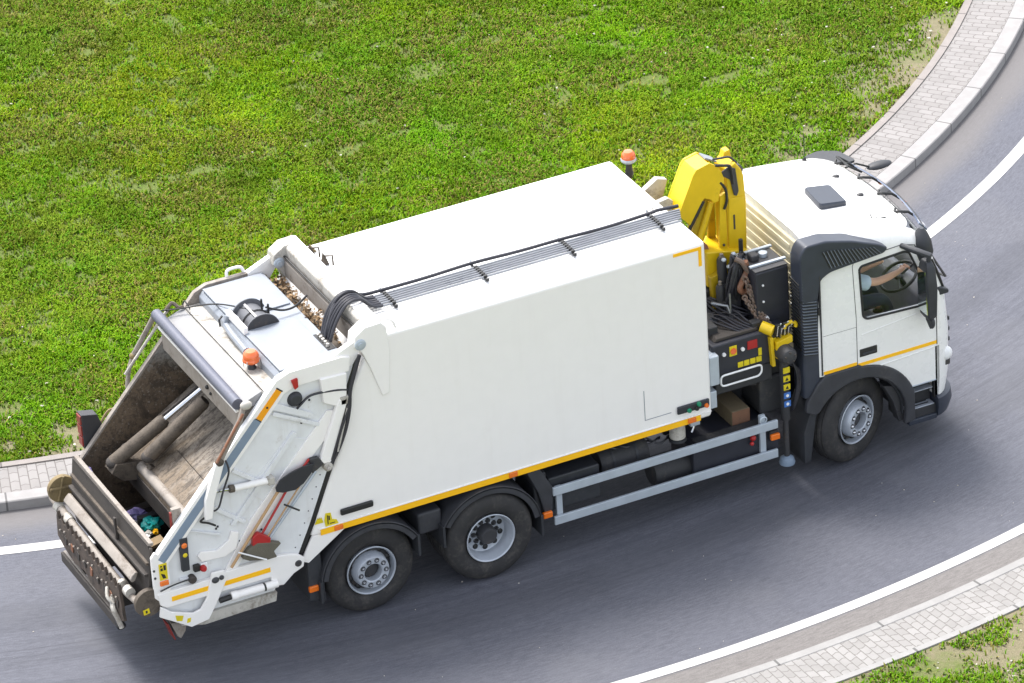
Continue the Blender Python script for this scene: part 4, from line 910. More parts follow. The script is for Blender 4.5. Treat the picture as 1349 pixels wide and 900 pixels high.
MB().prism([(-7.20, 1.36), (-7.02, 1.31), (-6.93, 1.27), (-7.02, 1.20), (-6.99, 1.12), (-7.10, 1.12), (-7.30, 1.17), (-7.38, 1.22), (-7.30, 1.31)], YT-.035, YT+.035).build('bristles', 'broom_bristle', t2, bevel=.012)
t3 = tool('metal_bar', 'bare silver metal bar strapped beside the broom on the tailgate side', 'bar')
MB().tube([(-6.46, YT+.01, 1.98), (-7.06, YT+.01, 1.33)], .017, 10).build('rod', 'galvanised', t3)
t4 = tool('rake', 'thin wooden rake handle between the red broom and the silver bar', 'rake')
MB().tube([(-6.50, YT-.01, 2.07), (-7.09, YT-.01, 1.36)], .009, 8).build('handle', 'wood_handle', t4)
MB().tube([(-7.42, YT-.04, 1.32), (-7.12, YT-.05, 1.14)], .009, 8).build('tool_clip', 'mark_white', near)
MB().tube([(-6.86, YT-.03, 1.72), (-6.70, YT-.035, 1.60)], .011, 8).build('tool_clip', 'mark_black', near)
MB().prism([(-6.52, 2.14), (-6.42, 2.14), (-6.36, 2.04), (-6.50, 1.96)], YT+.0, YT+.05).build('tool_clamp', 'hub_dark', near, bevel=.01)

# ---- side guard
sgd = MB().prism([(YN-.0, .76), (YN+.035, .76), (YN+.035, .862), (YN-.0, .862)], -3.73, -.99, 'x').build('side_guard', 'galvanised', T, bevel=.007)
MB().prism([(YN-.0, .395), (YN+.035, .395), (YN+.035, .497), (YN, .497)], -3.73, -1.0, 'x').build('lower_rail', 'galvanised', sgd, bevel=.007)
for x in (-3.645, -1.16): bx('guard_post', 'galvanised', sgd, x-.035, x+.035, YN+.04, YN+.08, .44, .84 if x < -2 else .95, .004)
for x, z in ((-3.81, .555), (-1.03, .66), (-6.57, .53)): bx('marker_lamp', 'lamp_orange', T, x-.055, x+.055, YN-.012, YN+.03, z-.035, z+.035, .01)
bx('marker_bracket', 'chassis_black', T, -1.08, -.98, YN+.03, YN+.3, .6, .72, .006)
MB().sphere((-1.28, -1.15, .70), .035).sphere((-1.30, -1.16, .64), .025).build('coupling', 'red_plastic', T)
MB().lathe([(.035, -.008), (.048, 0), (.035, .008)], (-1.16, YN+.02, .90), 'y', 16, close=True).build('guard_loop', 'galvanised', sgd)

# ================================================================== CAB
def cab_ring(z, xr, xf, hw, rc, bow, off=0):
    xr += off; xf -= off; hw -= off; pts = []
    def pt(x, y): pts.append((x, y))
    rr = .06
    for k in range(5): a = rad(180+90*k/4); pt(xr+rr+rr*math.cos(a), -hw+rr+rr*math.sin(a))
    for k in range(1, 12): pt(xr+rr+(xf-rc-xr-rr)*k/12, -hw)
    for k in range(9):
        a = rad(-90+90*k/8); y = -hw+rc+rc*math.sin(a); pt(xf-rc+rc*math.cos(a), y)
    for k in range(1, 12): pt(xf, -hw+rc+2*(hw-rc)*k/12)
    for k in range(9): a = rad(90*k/8); pt(xf-rc+rc*math.cos(a), hw-rc+rc*math.sin(a))
    for k in range(1, 12): pt(xf-rc-(xf-rc-xr-rr)*k/12, hw)
    for k in range(5): a = rad(90+90*k/4); pt(xr+rr+rr*math.cos(a), hw-rr+rr*math.sin(a))
    out = []
    for x, y in pts:
        f = max(0, (x-xr)/(xf-xr)); x2 = x+bow*f**3*(1-(y/hw)**2)
        zz = z if z < 2.45 else 2.45+(z-2.45)*(1-.42*max(0, min(1, (x2+.35)/1.4))**1.3)
        out.append((x2, y+YC, zz))
    return out
CR = [(.55, -.50, 1.18, 1.10, .24, .10), (.80, -.50, 1.21, 1.12, .25, .12), (1.3, -.50, 1.22, 1.12, .25, .12), (1.84, -.50, 1.17, 1.12, .25, .12), (2.45, -.51, .98, 1.065, .24, .12), (2.60, -.51, .93, 1.045, .24, .12),
      (2.72, -.515, .875, 1.01, .25, .10), (2.81, -.52, .78, .95, .24, .08), (2.87, -.53, .68, .87, .26, .07), (2.905, -.54, .55, .76, .28, .06), (2.92, -.50, .42, .55, .25, .1)]
def cab_loft(off): return MB().loft([cab_ring(z-(off if z > 2.9 else 0)+(off if z < .6 else 0)-(off*.8 if 2.6 < z <= 2.9 else 0), a, b_, c_, d, e, off) for z, a, b_, c_, d, e in CR])
def tmp(mb): return mb.build('tmp', 'cab_paint', None, smooth=0)
def boolop(o, others, op):
    for q in others:
        md = o.modifiers.new('b', 'BOOLEAN'); md.object = q; md.operation = op; md.solver = 'EXACT'
    dg = bpy.context.evaluated_depsgraph_get(); me = bpy.data.meshes.new_from_object(o.evaluated_get(dg))
    o.modifiers.clear(); o.data = me
def finish(o, name, mt, parent, smooth=30):
    o.name = name; o.data.name = name; COL.objects.unlink(o); link(o, parent)
    o.data.transform(Matrix.Translation(-base_of(parent))); o.data.materials.clear(); o.data.materials.append(M[mt])
    for p in o.data.polygons: p.material_index = 0
    o.data.polygons.foreach_set('use_smooth', [True]*len(o.data.polygons)); o.data.set_sharp_from_angle(angle=rad(smooth)); return o
win = [(.08, 2.405), (.11, 2.435), (.64, 2.46), (.70, 2.44), (.93, 1.85), (.945, 1.79), (.92, 1.76), (.13, 1.80), (.085, 1.845)]
def rounded(pts, r, n=4):
    out = []; N = len(pts)
    for i in range(N):
        p, a, c = Vector(pts[i]), Vector(pts[i-1]), Vector(pts[(i+1) % N])
        d1, d2 = (a-p), (c-p); rr = min(r, d1.length*.45, d2.length*.45); A = p+d1.normalized()*rr; B = p+d2.normalized()*rr
        for k in range(n+1):
            t = k/n; out.append(tuple(A*(1-t)**2+p*2*t*(1-t)+B*t*t))
    return out
cut_near = tmp(MB().prism(win, -1.6, -.95)); cut_far = tmp(MB().prism(win, .75, 1.5))
cut_ws = tmp(MB().prism([(.62, 2.665), (1.7, 2.69), (1.7, 1.80), (1.00, 1.80)], -1.03, .83))
cut_arch = tmp(MB().prism(arc(0, .50, .725, -60, 190, 40), -1.6, 1.5)); cut_rear = tmp(MB().box(-.8, .02, -1.6, 1.5, .3, 1.245))
cut_step = tmp(MB().box(.3, .99, -1.6, 1.5, .3, .79)); cut_gap = tmp(MB().box(.975, 1.03, -1.6, -1.17, .5, 1.20))
shell = tmp(cab_loft(0)); inner_ = tmp(cab_loft(.045)); 
boolop(shell, [inner_, cut_near, cut_far, cut_ws, cut_arch, cut_rear, cut_step, cut_gap], 'DIFFERENCE')
def glass_part(cut, nm):
    g1 = tmp(cab_loft(.012)); g2 = tmp(cab_loft(.018)); boolop(g1, [g2], 'DIFFERENCE'); boolop(g1, [cut], 'INTERSECT'); bpy.data.objects.remove(g2); return g1
gl = [(glass_part(cut_near, 'n'), 'side_window'), (glass_part(cut_far, 'f'), 'side_window'), (glass_part(cut_ws, 'w'), 'windscreen')]
cab = finish(shell, 'cab', 'cab_paint', T)
t = NT('clear_glass'); t.t.nodes.remove(t.b); tr_ = t.n('ShaderNodeBsdfTransparent'); tr_.inputs[0].default_value = (.96, .97, .97, 1)
gg = t.n('ShaderNodeBsdfGlossy'); gg.inputs['Roughness'].default_value = .04; fr0 = t.n('ShaderNodeFresnel'); fr0.inputs[0].default_value = 1.45; gb = t.n('ShaderNodeNewGeometry'); fr = t.math('MULTIPLY', fr0.outputs[0], t.math('SUBTRACT', 1.0, gb.outputs['Backfacing']))
mx = t.n('ShaderNodeMixShader'); t.l(fr, mx.inputs[0]); t.l(tr_.outputs[0], mx.inputs[1]); t.l(gg.outputs[0], mx.inputs[2])
t.l(mx.outputs[0], t.t.nodes['Material Output'].inputs[0]); M['clear_glass'] = t.m
for o, nm in gl: finish(o, nm, 'clear_glass', cab)
for o in (cut_near, cut_far, cut_ws, cut_arch, cut_rear, cut_step, cut_gap, inner_): bpy.data.objects.remove(o)
def ycab(z):       # near side surface of the cab above a height
    pts = [(.3, -1.22), (1.84, -1.22), (2.45, -1.165), (2.60, -1.145), (2.72, -1.11)]
    for (a, ya), (b_, yb) in zip(pts, pts[1:]):
        if z <= b_: return ya+(yb-ya)*(z-a)/(b_-a)
    return -1.1
# black rubber round the near window, door seams
wp_ = rounded(win, .04); b = MB()
pts = [(x, ycab(z)-.002, z) for x, z in wp_]+[(wp_[0][0], ycab(wp_[0][1])-.002, wp_[0][1])]
b.tube(pts, .014, 6, caps=False); b.build('window_rubber', 'mark_black', cab)
def seam(pts, name='door_seam', mt='hub_dark', r=.005):
    P = []
    for (xa, za), (xb, zb) in zip(pts, pts[1:]):
        for k in range(6): t_ = k/6; P.append((xa+(xb-xa)*t_, za+(zb-za)*t_))
    P.append(pts[-1]); return MB().tube([(x, ycab(z)+.0015, z) for x, z in P], r, 6).build(name, mt, cab)
seam([(0.0, 1.25), (0, 2.46), (.03, 2.52), (.62, 2.545), (.78, 2.50), (1.0, 1.86), (1.0, 1.22)])
seam([(-.42, 1.74), (-.005, 1.735)], r=.003)
MB().box(-.445, -.43, -1.228, -1.17, 1.26, 2.5).build('panel_edge', 'hub_dark', cab)
seam([(.06, 1.62), (.94, 1.70)], 'door_crease', 'cab_paint', .008); seam([(.28, 1.17), (.95, 1.20)], 'door_crease', 'cab_paint', .01)
bx('reflective_stripe', 'yellow_tape', cab, -.42, -.008, -1.225, -1.212, 1.262, 1.30, .001)
bx('reflective_stripe', 'yellow_tape', cab, .008, .992, -1.225, -1.212, 1.235, 1.275, .001, (rad(0), 'Y'))
dh = MB().prism([(.03, 1.345), (.25, 1.345), (.25, 1.445), (.03, 1.445)], -1.227, -1.20).build('door_handle', 'mark_black', cab, bevel=.01)
MB().prism([(.06, 1.365), (.23, 1.365), (.23, 1.395), (.06, 1.395)], -1.235, -1.222).build('handle_grip', 'black_plastic', cab, bevel=.006)
# wheel arch, steps, bumper, headlamp
for s in (0, 1):
    f = (lambda y: y) if s == 0 else mir
    outer = [(-.66, .86), (-.64, .98), (-.50, 1.18), (-.40, 1.262), (.02, 1.262)]+[p for p in arc(0, .50, .735, 86, 18, 12)]+[(.70, .36), (.56, .34)]
    innr = arc(0, .50, .585, -12, 148, 20)
    MB().prism(outer+innr+[(-.56, .80)], f(-1.245), f(-1.175)).build('wheel_arch', 'fender_plastic', T, bevel=.02, seg=3)
    MB().strip(arc(0, .50, .585, -5, 170, 20), f(-1.18), f(-.72), .02).build('arch_liner', 'black_plastic', T)
    MB().prism([(-.56, .92), (-.50, .92), (-.60, .22), (-.68, .20), (-.68, .60)], f(-1.21), f(-.78)).build('mud_flap', 'black_plastic', T, bevel=.012)
    MB().prism([(.36, .84), (.52, .80), (.60, .60), (.62, .34), (.55, .33), (.48, .60)], f(-1.14), f(-1.0)).build('arch_end', 'hub_dark', T, bevel=.01)
    b = MB().box(.60, .99, f(-1.06), f(-.8), .30, .80).box(.60, 1.0, f(-1.17), f(-.9), .32, .44)
    st2 = b.build('step_well', 'chassis_black', cab, bevel=.008)
    for z, y in ((.445, -1.168), (.64, -1.14)):
        pl = MB().box(.62, .98, f(y), f(y+(.21 if z < .5 else .10)), z, z+.012).build('step_plate', 'rim_silver', cab, bevel=.003)
        if z < .5:
            for k in range(3): bx('step_slot', 'mark_black', cab, .66, .93, f(y+.04+.05*k), f(y+.06+.05*k), z+.0125, z+.0145, 0)
    bx('step_trim', 'galvanised', cab, .66, .98, f(-1.226), f(-1.20), .775, .79, .003)
bx('step_gap', 'mark_black', cab, .978, 1.027, -1.17, -1.12, .52, 1.21, .004)
rg = [cab_ring(z, -.2, xf, hw, .27, .12) for z, xf, hw in ((.26, 1.15, 1.05), (.30, 1.22, 1.11), (.42, 1.25, 1.135), (.53, 1.24, 1.13), (.55, 1.20, 1.10))]
bump_ = tmp(MB().loft(rg)); cb = tmp(MB().box(-.5, 1.0, -1.6, 1.5, .1, .8)); boolop(bump_, [cb], 'DIFFERENCE'); bpy.data.objects.remove(cb)
finish(bump_, 'bumper', 'dark_wing', T)
bx('bumper_sill', 'dark_wing', T, .64, 1.0, -1.20, -1.06, .27, .335, .012)
MB().sphere((1.16, -1.13, 1.02), .075, (1, .8, 1.1)).build('corner_lamp', 'mark_white', cab)
MB().box(1.10, 1.20, -1.16, -1.10, .88, .95).build('lamp_socket', 'hub_dark', cab, bevel=.015)
b = MB()
for k in range(5): b.box(1.325, 1.345, -.9, .7, .75+.13*k, .80+.13*k)
b.build('grille', 'black_plastic', cab, bevel=.005)
# dark lower windscreen corner and wiper
MB().prism([(1.02, 1.92), (1.19, 1.84), (1.19, 1.79), (1.03, 1.79)], -1.18, -1.04).build('screen_corner', 'black_plastic', cab, bevel=.02)
MB().tube([(1.31, -.75, 1.80), (1.28, -.95, 1.86), (1.15, -.4, 2.3)], .014, 6).build('wiper', 'mark_black', cab)
MB().tube([(1.31, .45, 1.80), (1.30, .2, 1.86), (1.18, .6, 2.3)], .014, 6).build('wiper', 'mark_black', cab)
# rear wall, cream primer with pressed ribs
rw = bx('cab_rear_wall', 'cream_paint', cab, -.552, -.50, -1.0, .86, 1.25, 2.80, .03)
for z in (2.70, 2.58, 2.46, 2.34, 2.22, 2.10, 1.98): bx('pressed_rib', 'cream_paint', rw, -.562, -.548, -.78, .66, z-.035, z+.02, .007)
bx('pressed_rib', 'cream_paint', rw, -.572, -.548, -.90, -.85, 1.5, 2.68, .012)
# air intake column and roof wing
col = MB().prism(rounded([(-.66, -1.205), (-.445, -1.215), (-.445, -.93), (-.56, -.90), (-.66, -.97)], .04), 1.02, 2.74, 'z').build('air_intake', 'dark_wing', T, bevel=.01)
MB().prism(rounded([(-.665, 2.60), (-.665, 2.80), (-.60, 2.90), (-.35, 2.90), (-.02, 2.81), (.32, 2.67), (.42, 2.60), (.37, 2.545), (-.30, 2.50), (-.42, 2.44), (-.46, 2.2), (-.665, 2.2)], .05), -1.225, -1.00).build('intake_hood', 'dark_wing', col, bevel=.035, seg=4)
for k in range(24):
    z = 1.55+.038*k
    MB().prism([(-.65, z+.012), (-.48, z-.02), (-.48, z-.004), (-.65, z+.028)], -1.2165, -1.20).build('louvre_gap', 'mark_black', col)
    MB().prism([(-.65, z+.028), (-.48, z-.004), (-.48, z+.004), (-.65, z+.036)], -1.224, -1.20).build('louvre', 'louvre_edge', col)
for k in range(20):
    z = 1.62+.042*k
    MB().prism([(-1.18, z), (-.98, z+.02), (-.98, z+.034), (-1.18, z+.014)], -.672, -.658, 'x').build('louvre', 'mark_black', col)
for k in range(15):
    x = -.37+.044*k; zt = 2.80-.15*max(0, (x+.3))/.7; zt = min(zt, 2.80)
    MB().prism([(x-.035, zt-.02-.01*k/15), (x-.018, zt-.02), (x+.076, 2.56), (x+.059, 2.56)], -1.230, -1.215).build('louvre_gap', 'mark_black', col)
    MB().prism([(x-.017, zt-.02), (x-.009, zt-.02), (x+.085, 2.56), (x+.077, 2.56)], -1.238, -1.215).build('louvre', 'louvre_edge', col)
MB().box(-.47, -.44, -1.23, -1.20, 2.02, 2.10).build('intake_latch', 'mark_black', col, bevel=.005)
# roof furniture
def zr(x, base=2.92): return 2.45+(base-2.45)*(1-.42*max(0, min(1, (x+.35)/1.4))**1.3)
b = MB(); P = [(-.03, -.53), (.30, -.54), (.335, -.09), (.02, -.07)]
rh = MB().loft([[(x, y, zr(x)-.02) for x, y in rounded(P, .04)], [(x, y, zr(x)+.035) for x, y in rounded(P, .04)], [((x-.16)*.95+.16, (y+.3)*.95-.3, zr(x)+.05) for x, y in rounded(P, .04)]]).build('roof_hatch', 'dark_wing', cab)
for x, y in ((.55, .17), (.57, -.34)): MB().sphere((x, y, zr(x)-.005), .042, (1.1, .8, .6)).build('roof_lamp', 'hub_dark', cab)
an = MB().lathe([(.0, 0), (.035, 0), (.022, .03), (.008, .05), (.0, .05)], (.45, .70, zr(.45)-.04), 'z', 14).build('antenna', 'mark_black', cab)
MB().tube([(.45, .70, zr(.45)), (.46, .71, zr(.45)+.30)], .005, 6).build('antenna_rod', 'mark_black', an)
MB().sphere((.45, -.88, zr(.45, 2.87)+.0), .03, (1.6, .6, .6)).tube([(.42, -.88, zr(.45, 2.87)), (.40, -.87, zr(.45, 2.87)+.07)], .006).tube([(.5, -.88, zr(.45, 2.87)), (.58, -.9, zr(.55, 2.87)+.01)], .006).build('roof_marker', 'mark_black', cab)
# sun visor on brackets
N_ = 24; A, B, Cc, D = [], [], [], []
for k in range(N_+1):
    y = -1.02+2.04*k/N_+.0; xx = 1.15-.15*((y-YC))**2
    A.append((xx, y, 2.56)); B.append((xx-.10, y, 2.665)); Cc.append((xx-.112, y, 2.655)); D.append((xx-.012, y, 2.55))
b = MB(); b.loft([[A[k], B[k], Cc[k], D[k]] for k in range(N_+1)]); vs_ = b.build('sun_visor', 'tinted_visor', T)
MB().tube([(p[0]-.06, p[1], p[2]+.055) for p in A], .013, 6).build('visor_rail', 'mark_black', vs_)
for y in (.55, .12, -.32, -.78):
    xx = 1.14-.14*(y-YC)**2; b = MB().tube([(xx-.06, y, 2.61), (xx-.16, y-.01, 2.70), (xx-.27, y, 2.73), (xx-.30, y+.05, 2.71), (xx-.26, y+.10, 2.72)], .016, 6)
    b.build('visor_bracket', 'mark_black', vs_)
MB().tube([(.98, .35, 2.66), (.84, .40, 2.75), (.86, .70, 2.73), (.98, .62, 2.65)], .014, 6).build('visor_bracket', 'mark_black', vs_)
MB().prism(rounded([(1.06, .62), (.90, .62), (.66, .86), (.60, 1.0), (.80, 1.04), (1.0, .92)], .05), 2.64, 2.67, 'z').build('visor_end', 'black_plastic', vs_, bevel=.005)
for y in (.15, -.38): bx('marker_lamp', 'beacon_orange', vs_, 1.08, 1.11, y-.03, y+.03, 2.57, 2.60, .006)
# mirrors
km = MB().loft([[(.90+.12*math.cos(a)*s, -1.10+.15*math.sin(a)*s, z) for a in [rad(q*20) for q in range(18)]] for z, s in ((2.25, .35), (2.29, .8), (2.38, 1.0), (2.50, .85), (2.60, .5), (2.65, .2))]).build('kerb_mirror', 'black_plastic', T)
MB().tube([(.96, -1.1, 2.28), (.98, -1.12, 2.2), (1.0, -1.1, 2.1)], .014, 6).build('mirror_stalk', 'mark_black', km)
mm = MB().loft([[(x0, y0, z), (x1, y0, z), (x1, y1, z), (x0, y1, z)] for z, x0, x1, y0, y1 in ((1.66, .80, .86, -1.40, -1.30), (1.72, .765, .88, -1.46, -1.26), (2.1, .74, .87, -1.50, -1.25), (2.34, .76, .86, -1.47, -1.27), (2.40, .78, .85, -1.42, -1.29))]).build('wing_mirror', 'black_plastic', T, bevel=.02, seg=3)
MB().prism([(-1.47, 1.78), (-1.28, 1.78), (-1.28, 2.30), (-1.44, 2.30)], .739, .752, 'x').build('mirror_glass', 'mirror_glass', mm)
MB().tube([(.62, -1.14, 2.53), (.70, -1.30, 2.52), (.82, -1.40, 2.47), (.82, -1.38, 2.36)], [.03, .038, .038, .03], 10).build('mirror_arm', 'black_plastic', mm)
MB().tube([(.84, -1.30, 1.80), (.95, -1.2, 1.88)], .02, 8).build('mirror_arm', 'mark_black', mm)
MB().tube([(.80, -1.37, 1.68), (.84, -1.38, 1.56), (.88, -1.36, 1.58)], .022, 8).sphere((.86, -1.36, 1.60), .045, (.8, 1, 1.6)).build('blind_spot_mirror', 'black_plastic', mm)
mf = MB().sphere((1.58, 1.04, 2.27), .14, (1.15, .55, .28)).build('wing_mirror', 'black_plastic', T)
MB().tube([(1.02, .80, 2.50), (1.24, .96, 2.42), (1.46, 1.04, 2.28)], .011, 8).build('mirror_arm', 'mark_black', mf)
MB().tube([(1.02, -1.10, 2.22), (1.09, -1.12, 2.02), (1.14, -1.12, 1.86)], .016, 6).build('front_mirror_arm', 'mark_black', T)
# interior
bx('cab_floor', 'interior', cab, -.44, 1.10, -1.15, .95, 1.27, 1.32, 0)
MB().prism([(.86, 1.32), (1.16, 1.32), (1.14, 1.74), (1.02, 1.80), (.92, 1.72)], -1.14, .94).build('dashboard', 'interior', cab, bevel=.03)
MB().box(.0, .45, -.85, -.35, 1.32, 1.60).build('seat_base', 'interior', cab, bevel=.04)
MB().prism([(-.12, 1.55), (.06, 1.55), (-.02, 2.25), (-.14, 2.25)], -.84, -.36).build('seat_back', 'interior', cab, bevel=.05)
sw = MB(); Rm = Matrix.Rotation(rad(62), 3, 'Y'); ctr = Vector((.86, -.64, 1.84))
sw.tube([ctr+Matrix.Rotation(rad(-28), 3, 'Y')@Vector((.0+.22*math.cos(a), .22*math.sin(a), 0)) for a in [rad(15*q) for q in range(25)]], .018, 8, caps=False)
sw.sphere(ctr, .06, (1, 1, .5)).tube([ctr, ctr+Vector((.12, 0, -.20))], .03, 8)
for a in (0, 120, 240): sw.tube([ctr, ctr+Matrix.Rotation(rad(-28), 3, 'Y')@Vector((.21*math.cos(rad(a)), .21*math.sin(rad(a)), 0))], .014, 6)
sw.build('steering_wheel', 'mark_black', cab)
MB().box(.93, 1.02, -.98, -.80, 2.28, 2.36, (rad(20), 'Z')).build('dash_cloth', 'sky_blue_cloth', cab, bevel=.01)
MB().box(.985, .99, -1.05, -.9, 2.02, 2.3).build('windscreen_sticker', 'paper', cab)

# ================================================================== DRIVER
def skin_fig(name, mt, chains, parent, sub=2, root=0):
    """chains: list of vertex lists [(x,y,z,r)...]; first vertex index can refer back with an int"""
    V, Rr, E_ = [], [], []
    for ch_ in chains:
        prev = None
        for it in ch_:
            if isinstance(it, int): prev = it; continue
            V.append(it[:3]); Rr.append(it[3]); i = len(V)-1
            if prev is not None: E_.append((prev, i))
            prev = i
    me = bpy.data.meshes.new(name); me.from_pydata(V, E_, []); o = bpy.data.objects.new(name, me); COL.objects.link(o)
    me.skin_vertices.new() if hasattr(me, 'skin_vertices') and not len(me.skin_vertices) and hasattr(me.skin_vertices, 'new') else None
    md = o.modifiers.new('s', 'SKIN'); 
    lay = me.skin_vertices[0] if len(me.skin_vertices) else None
    for i, q in enumerate(Rr):
        q = q if isinstance(q, tuple) else (q, q); lay.data[i].radius = q; lay.data[i].use_root = (i == root)
    sb = o.modifiers.new('u', 'SUBSURF'); sb.levels = sub; sb.render_levels = sub
    dg = bpy.context.evaluated_depsgraph_get(); m2 = bpy.data.meshes.new_from_object(o.evaluated_get(dg)); o.modifiers.clear()
    bpy.data.objects.remove(o); me2 = m2; o = bpy.data.objects.new(name, me2); me2.name = name; link(o, parent)
    me2.materials.clear(); me2.materials.append(M[mt]); me2.polygons.foreach_set('use_smooth', [True]*len(me2.polygons)); return o
DR = empty('person', (.10, -.64, 1.66), 'driver in a pale blue short sleeved shirt with one hand on the steering wheel', 'person')
# local coordinates about the seat: x forward, y left, z up
body_p = skin_fig('body', 'skin', [
    [(.02, 0, .08, (.15, .13)), (.0, 0, .25, (.15, .12)), (.0, 0, .42, (.17, .12)), (.02, 0, .52, (.12, .10)), (.04, 0, .58, (.055, .055)), (.06, 0, .64, (.055, .055)), (.07, 0, .72, (.085, .075)), (.07, 0, .80, (.09, .08)), (.06, 0, .86, (.06, .055))],
    [2, (.03, -.19, .46, .065), (.19, -.27, .41, .054), (.32, -.29, .375, .047), (.48, -.28, .385, .041), (.62, -.26, .405, .030), (.67, -.24, .415, (.036, .024)), (.71, -.22, .42, (.038, .020))],
    [2, (.03, .19, .46, .065), (.16, .26, .30, .05), (.28, .25, .22, .042), (.46, .20, .28, .036), (.62, .16, .33, .027), (.66, .14, .34, (.034, .02))],
    [0, (.05, -.11, .05, .095), (.40, -.15, .07, .075), (.50, -.15, .04, .062), (.56, -.15, -.18, .045), (.58, -.15, -.24, .04)],
    [0, (.05, .11, .05, .095), (.40, .15, .07, .075), (.50, .15, .04, .062), (.56, .15, -.18, .045), (.58, .15, -.24, .04)]], DR)
def finger(base, pts, r): return [[(*base, r), *[(*p, r*k) for p, k in zip(pts, (.95, .85, .7))]]]
hand = []
hx, hy, hz = .71, -.22, .42
for i, (dy, l) in enumerate(((-.030, .9), (-.010, 1.0), (.010, .95), (.028, .8))):
    hand.append([(hx, hy+dy, hz, .0095), (hx+.035*l, hy+dy*1.15, hz+.008, .009), (hx+.055*l, hy+dy*1.2, hz-.012, .0085), (hx+.050*l, hy+dy*1.2, hz-.032, .0075)])
hand.append([(hx-.03, hy+.03, hz, .011), (hx-.005, hy+.052, hz-.012, .010), (hx+.022, hy+.058, hz-.028, .0085)])
for k, f in enumerate(hand): skin_fig('thumb' if k == 4 else 'finger', 'skin', [f], DR, 1)
skin_fig('shirt', 'shirt_blue', [
    [(.02, 0, .10, (.17, .15)), (.0, 0, .25, (.17, .14)), (.0, 0, .42, (.19, .14)), (.02, 0, .52, (.13, .11)), (.035, 0, .56, (.075, .075))],
    [2, (.03, -.20, .465, .085), (.16, -.275, .41, .095), (.25, -.29, .375, .098)],
    [2, (.03, .20, .465, .085), (.15, .265, .31, .072), (.20, .27, .27, .075)]], DR)
skin_fig('trousers', 'trousers', [
    [(.02, 0, .07, (.17, .15)), (.02, 0, .14, (.165, .145))],
    [0, (.05, -.11, .05, .105), (.40, -.15, .07, .085), (.50, -.15, .04, .072), (.57, -.15, -.2, .058)],
    [0, (.05, .11, .05, .105), (.40, .15, .07, .085), (.50, .15, .04, .072), (.57, .15, -.2, .058)]], DR)
hb = MB()
hb.sphere((.05, 0, .80), .108, (1.0, .88, 1.0), 20)
for v in list(hb.bm.verts):
    if v.co.z < .78 and v.co.x > .05: v.co.x = .06
hb.build('hair', 'hair', DR, shift=False)
MB().sphere((.155, -.032, .765), .012).build('eye', 'mark_white', DR, shift=False); MB().sphere((.155, .032, .765), .012).build('eye', 'mark_white', DR, shift=False)
MB().prism([(.145, .77), (.185, .735), (.15, .73)], -.012, .012).build('nose', 'skin', DR, shift=False, bevel=.004)
MB().tube([(.15, -.022, .705), (.158, 0, .703), (.15, .022, .705)], .006, 6).build('mouth', 'red_plastic', DR, shift=False)
for s in (-1, 1): MB().sphere((.06, s*.092, .755), .028, (.7, .35, 1)).build('ear', 'skin', DR, shift=False)
for s in (-1, 1): MB().sphere((.62, s*.15, -.26), .06, (1.9, .75, .7)).build('shoe', 'mark_black', DR, shift=False)

# ================================================================== LOADER CRANE
cr_ = MB().prism(rounded([(-1.72, -.62), (-1.08, -.95), (-.80, -.95), (-.80, .75), (-1.72, .75)], .04), 1.20, 1.50, 'z').build('loading_crane', 'chassis_black', T, bevel=.01)
def cpart(mb, name, mt='crane_yellow', bevel=.008): return mb.build(name, mt, cr_, bevel=bevel)
cpart(MB().lathe([(.0, 1.48), (.26, 1.48), (.26, 1.9), (.22, 1.94), (.22, 2.2), (.0, 2.2)], (-1.10, -.08, 0), 'z', 28), 'slewing_base', 'chassis_black', .01)
# column: box section with a chamfered head, outer boom folded over it
cpart(MB().prism([(-1.03, 2.25), (-.82, 2.25), (-.80, 3.17), (-.82, 3.50), (-.85, 3.58), (-.92, 3.68), (-1.02, 3.60), (-1.04, 3.30)], -.25, .06), 'column', bevel=.018)
MB().prism([(-1.025, 2.28), (-.835, 2.28), (-.815, 3.15), (-1.0, 3.17)], -.262, -.248).build('column_plate', 'crane_yellow', cr_, bevel=.005)
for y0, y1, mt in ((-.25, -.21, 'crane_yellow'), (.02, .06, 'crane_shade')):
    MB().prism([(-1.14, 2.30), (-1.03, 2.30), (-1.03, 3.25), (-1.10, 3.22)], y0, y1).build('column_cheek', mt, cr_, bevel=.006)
cpart(MB().prism([(-1.10, 3.62), (-1.02, 3.66), (-.93, 3.62), (-.90, 3.34), (-.925, 3.28), (-.96, 3.30), (-1.0, 3.50), (-1.08, 3.56)], -.275, -.258), 'head_link', 'hub_dark', .006)
MB().lathe([(.0, -.10), (.05, -.10), (.07, -.08), (.07, .12), (.0, .12)], (-.81, 0, 3.47), 'y', 24).build('pivot_pin', 'hub_dark', cr_)
bm_ = [(-1.64, 3.24), (-1.44, 3.68), (-1.40, 3.73), (-1.24, 3.77), (-1.15, 3.71), (-1.07, 3.58), (-1.07, 3.48), (-1.12, 3.40), (-1.15, 3.28), (-1.20, 3.27), (-1.25, 3.33), (-1.32, 3.36), (-1.50, 3.08)]
bo = MB().prism(bm_, -.27, -.24).build('boom', 'crane_yellow', cr_, bevel=.006)
MB().prism(bm_, .02, .05).build('boom_side', 'crane_yellow', cr_, bevel=.006)
MB().prism([(-1.635, 3.25), (-1.435, 3.68), (-1.40, 3.722), (-1.24, 3.76), (-1.25, 3.735), (-1.39, 3.70), (-1.42, 3.66), (-1.61, 3.26)], -.24, .02).build('boom_cover', 'crane_yellow', cr_, bevel=.003)
MB().prism([(-1.62, 3.22), (-1.50, 3.10), (-1.48, 3.13), (-1.60, 3.26)], -.24, .02).build('boom_end', 'crane_yellow', cr_, bevel=.003)
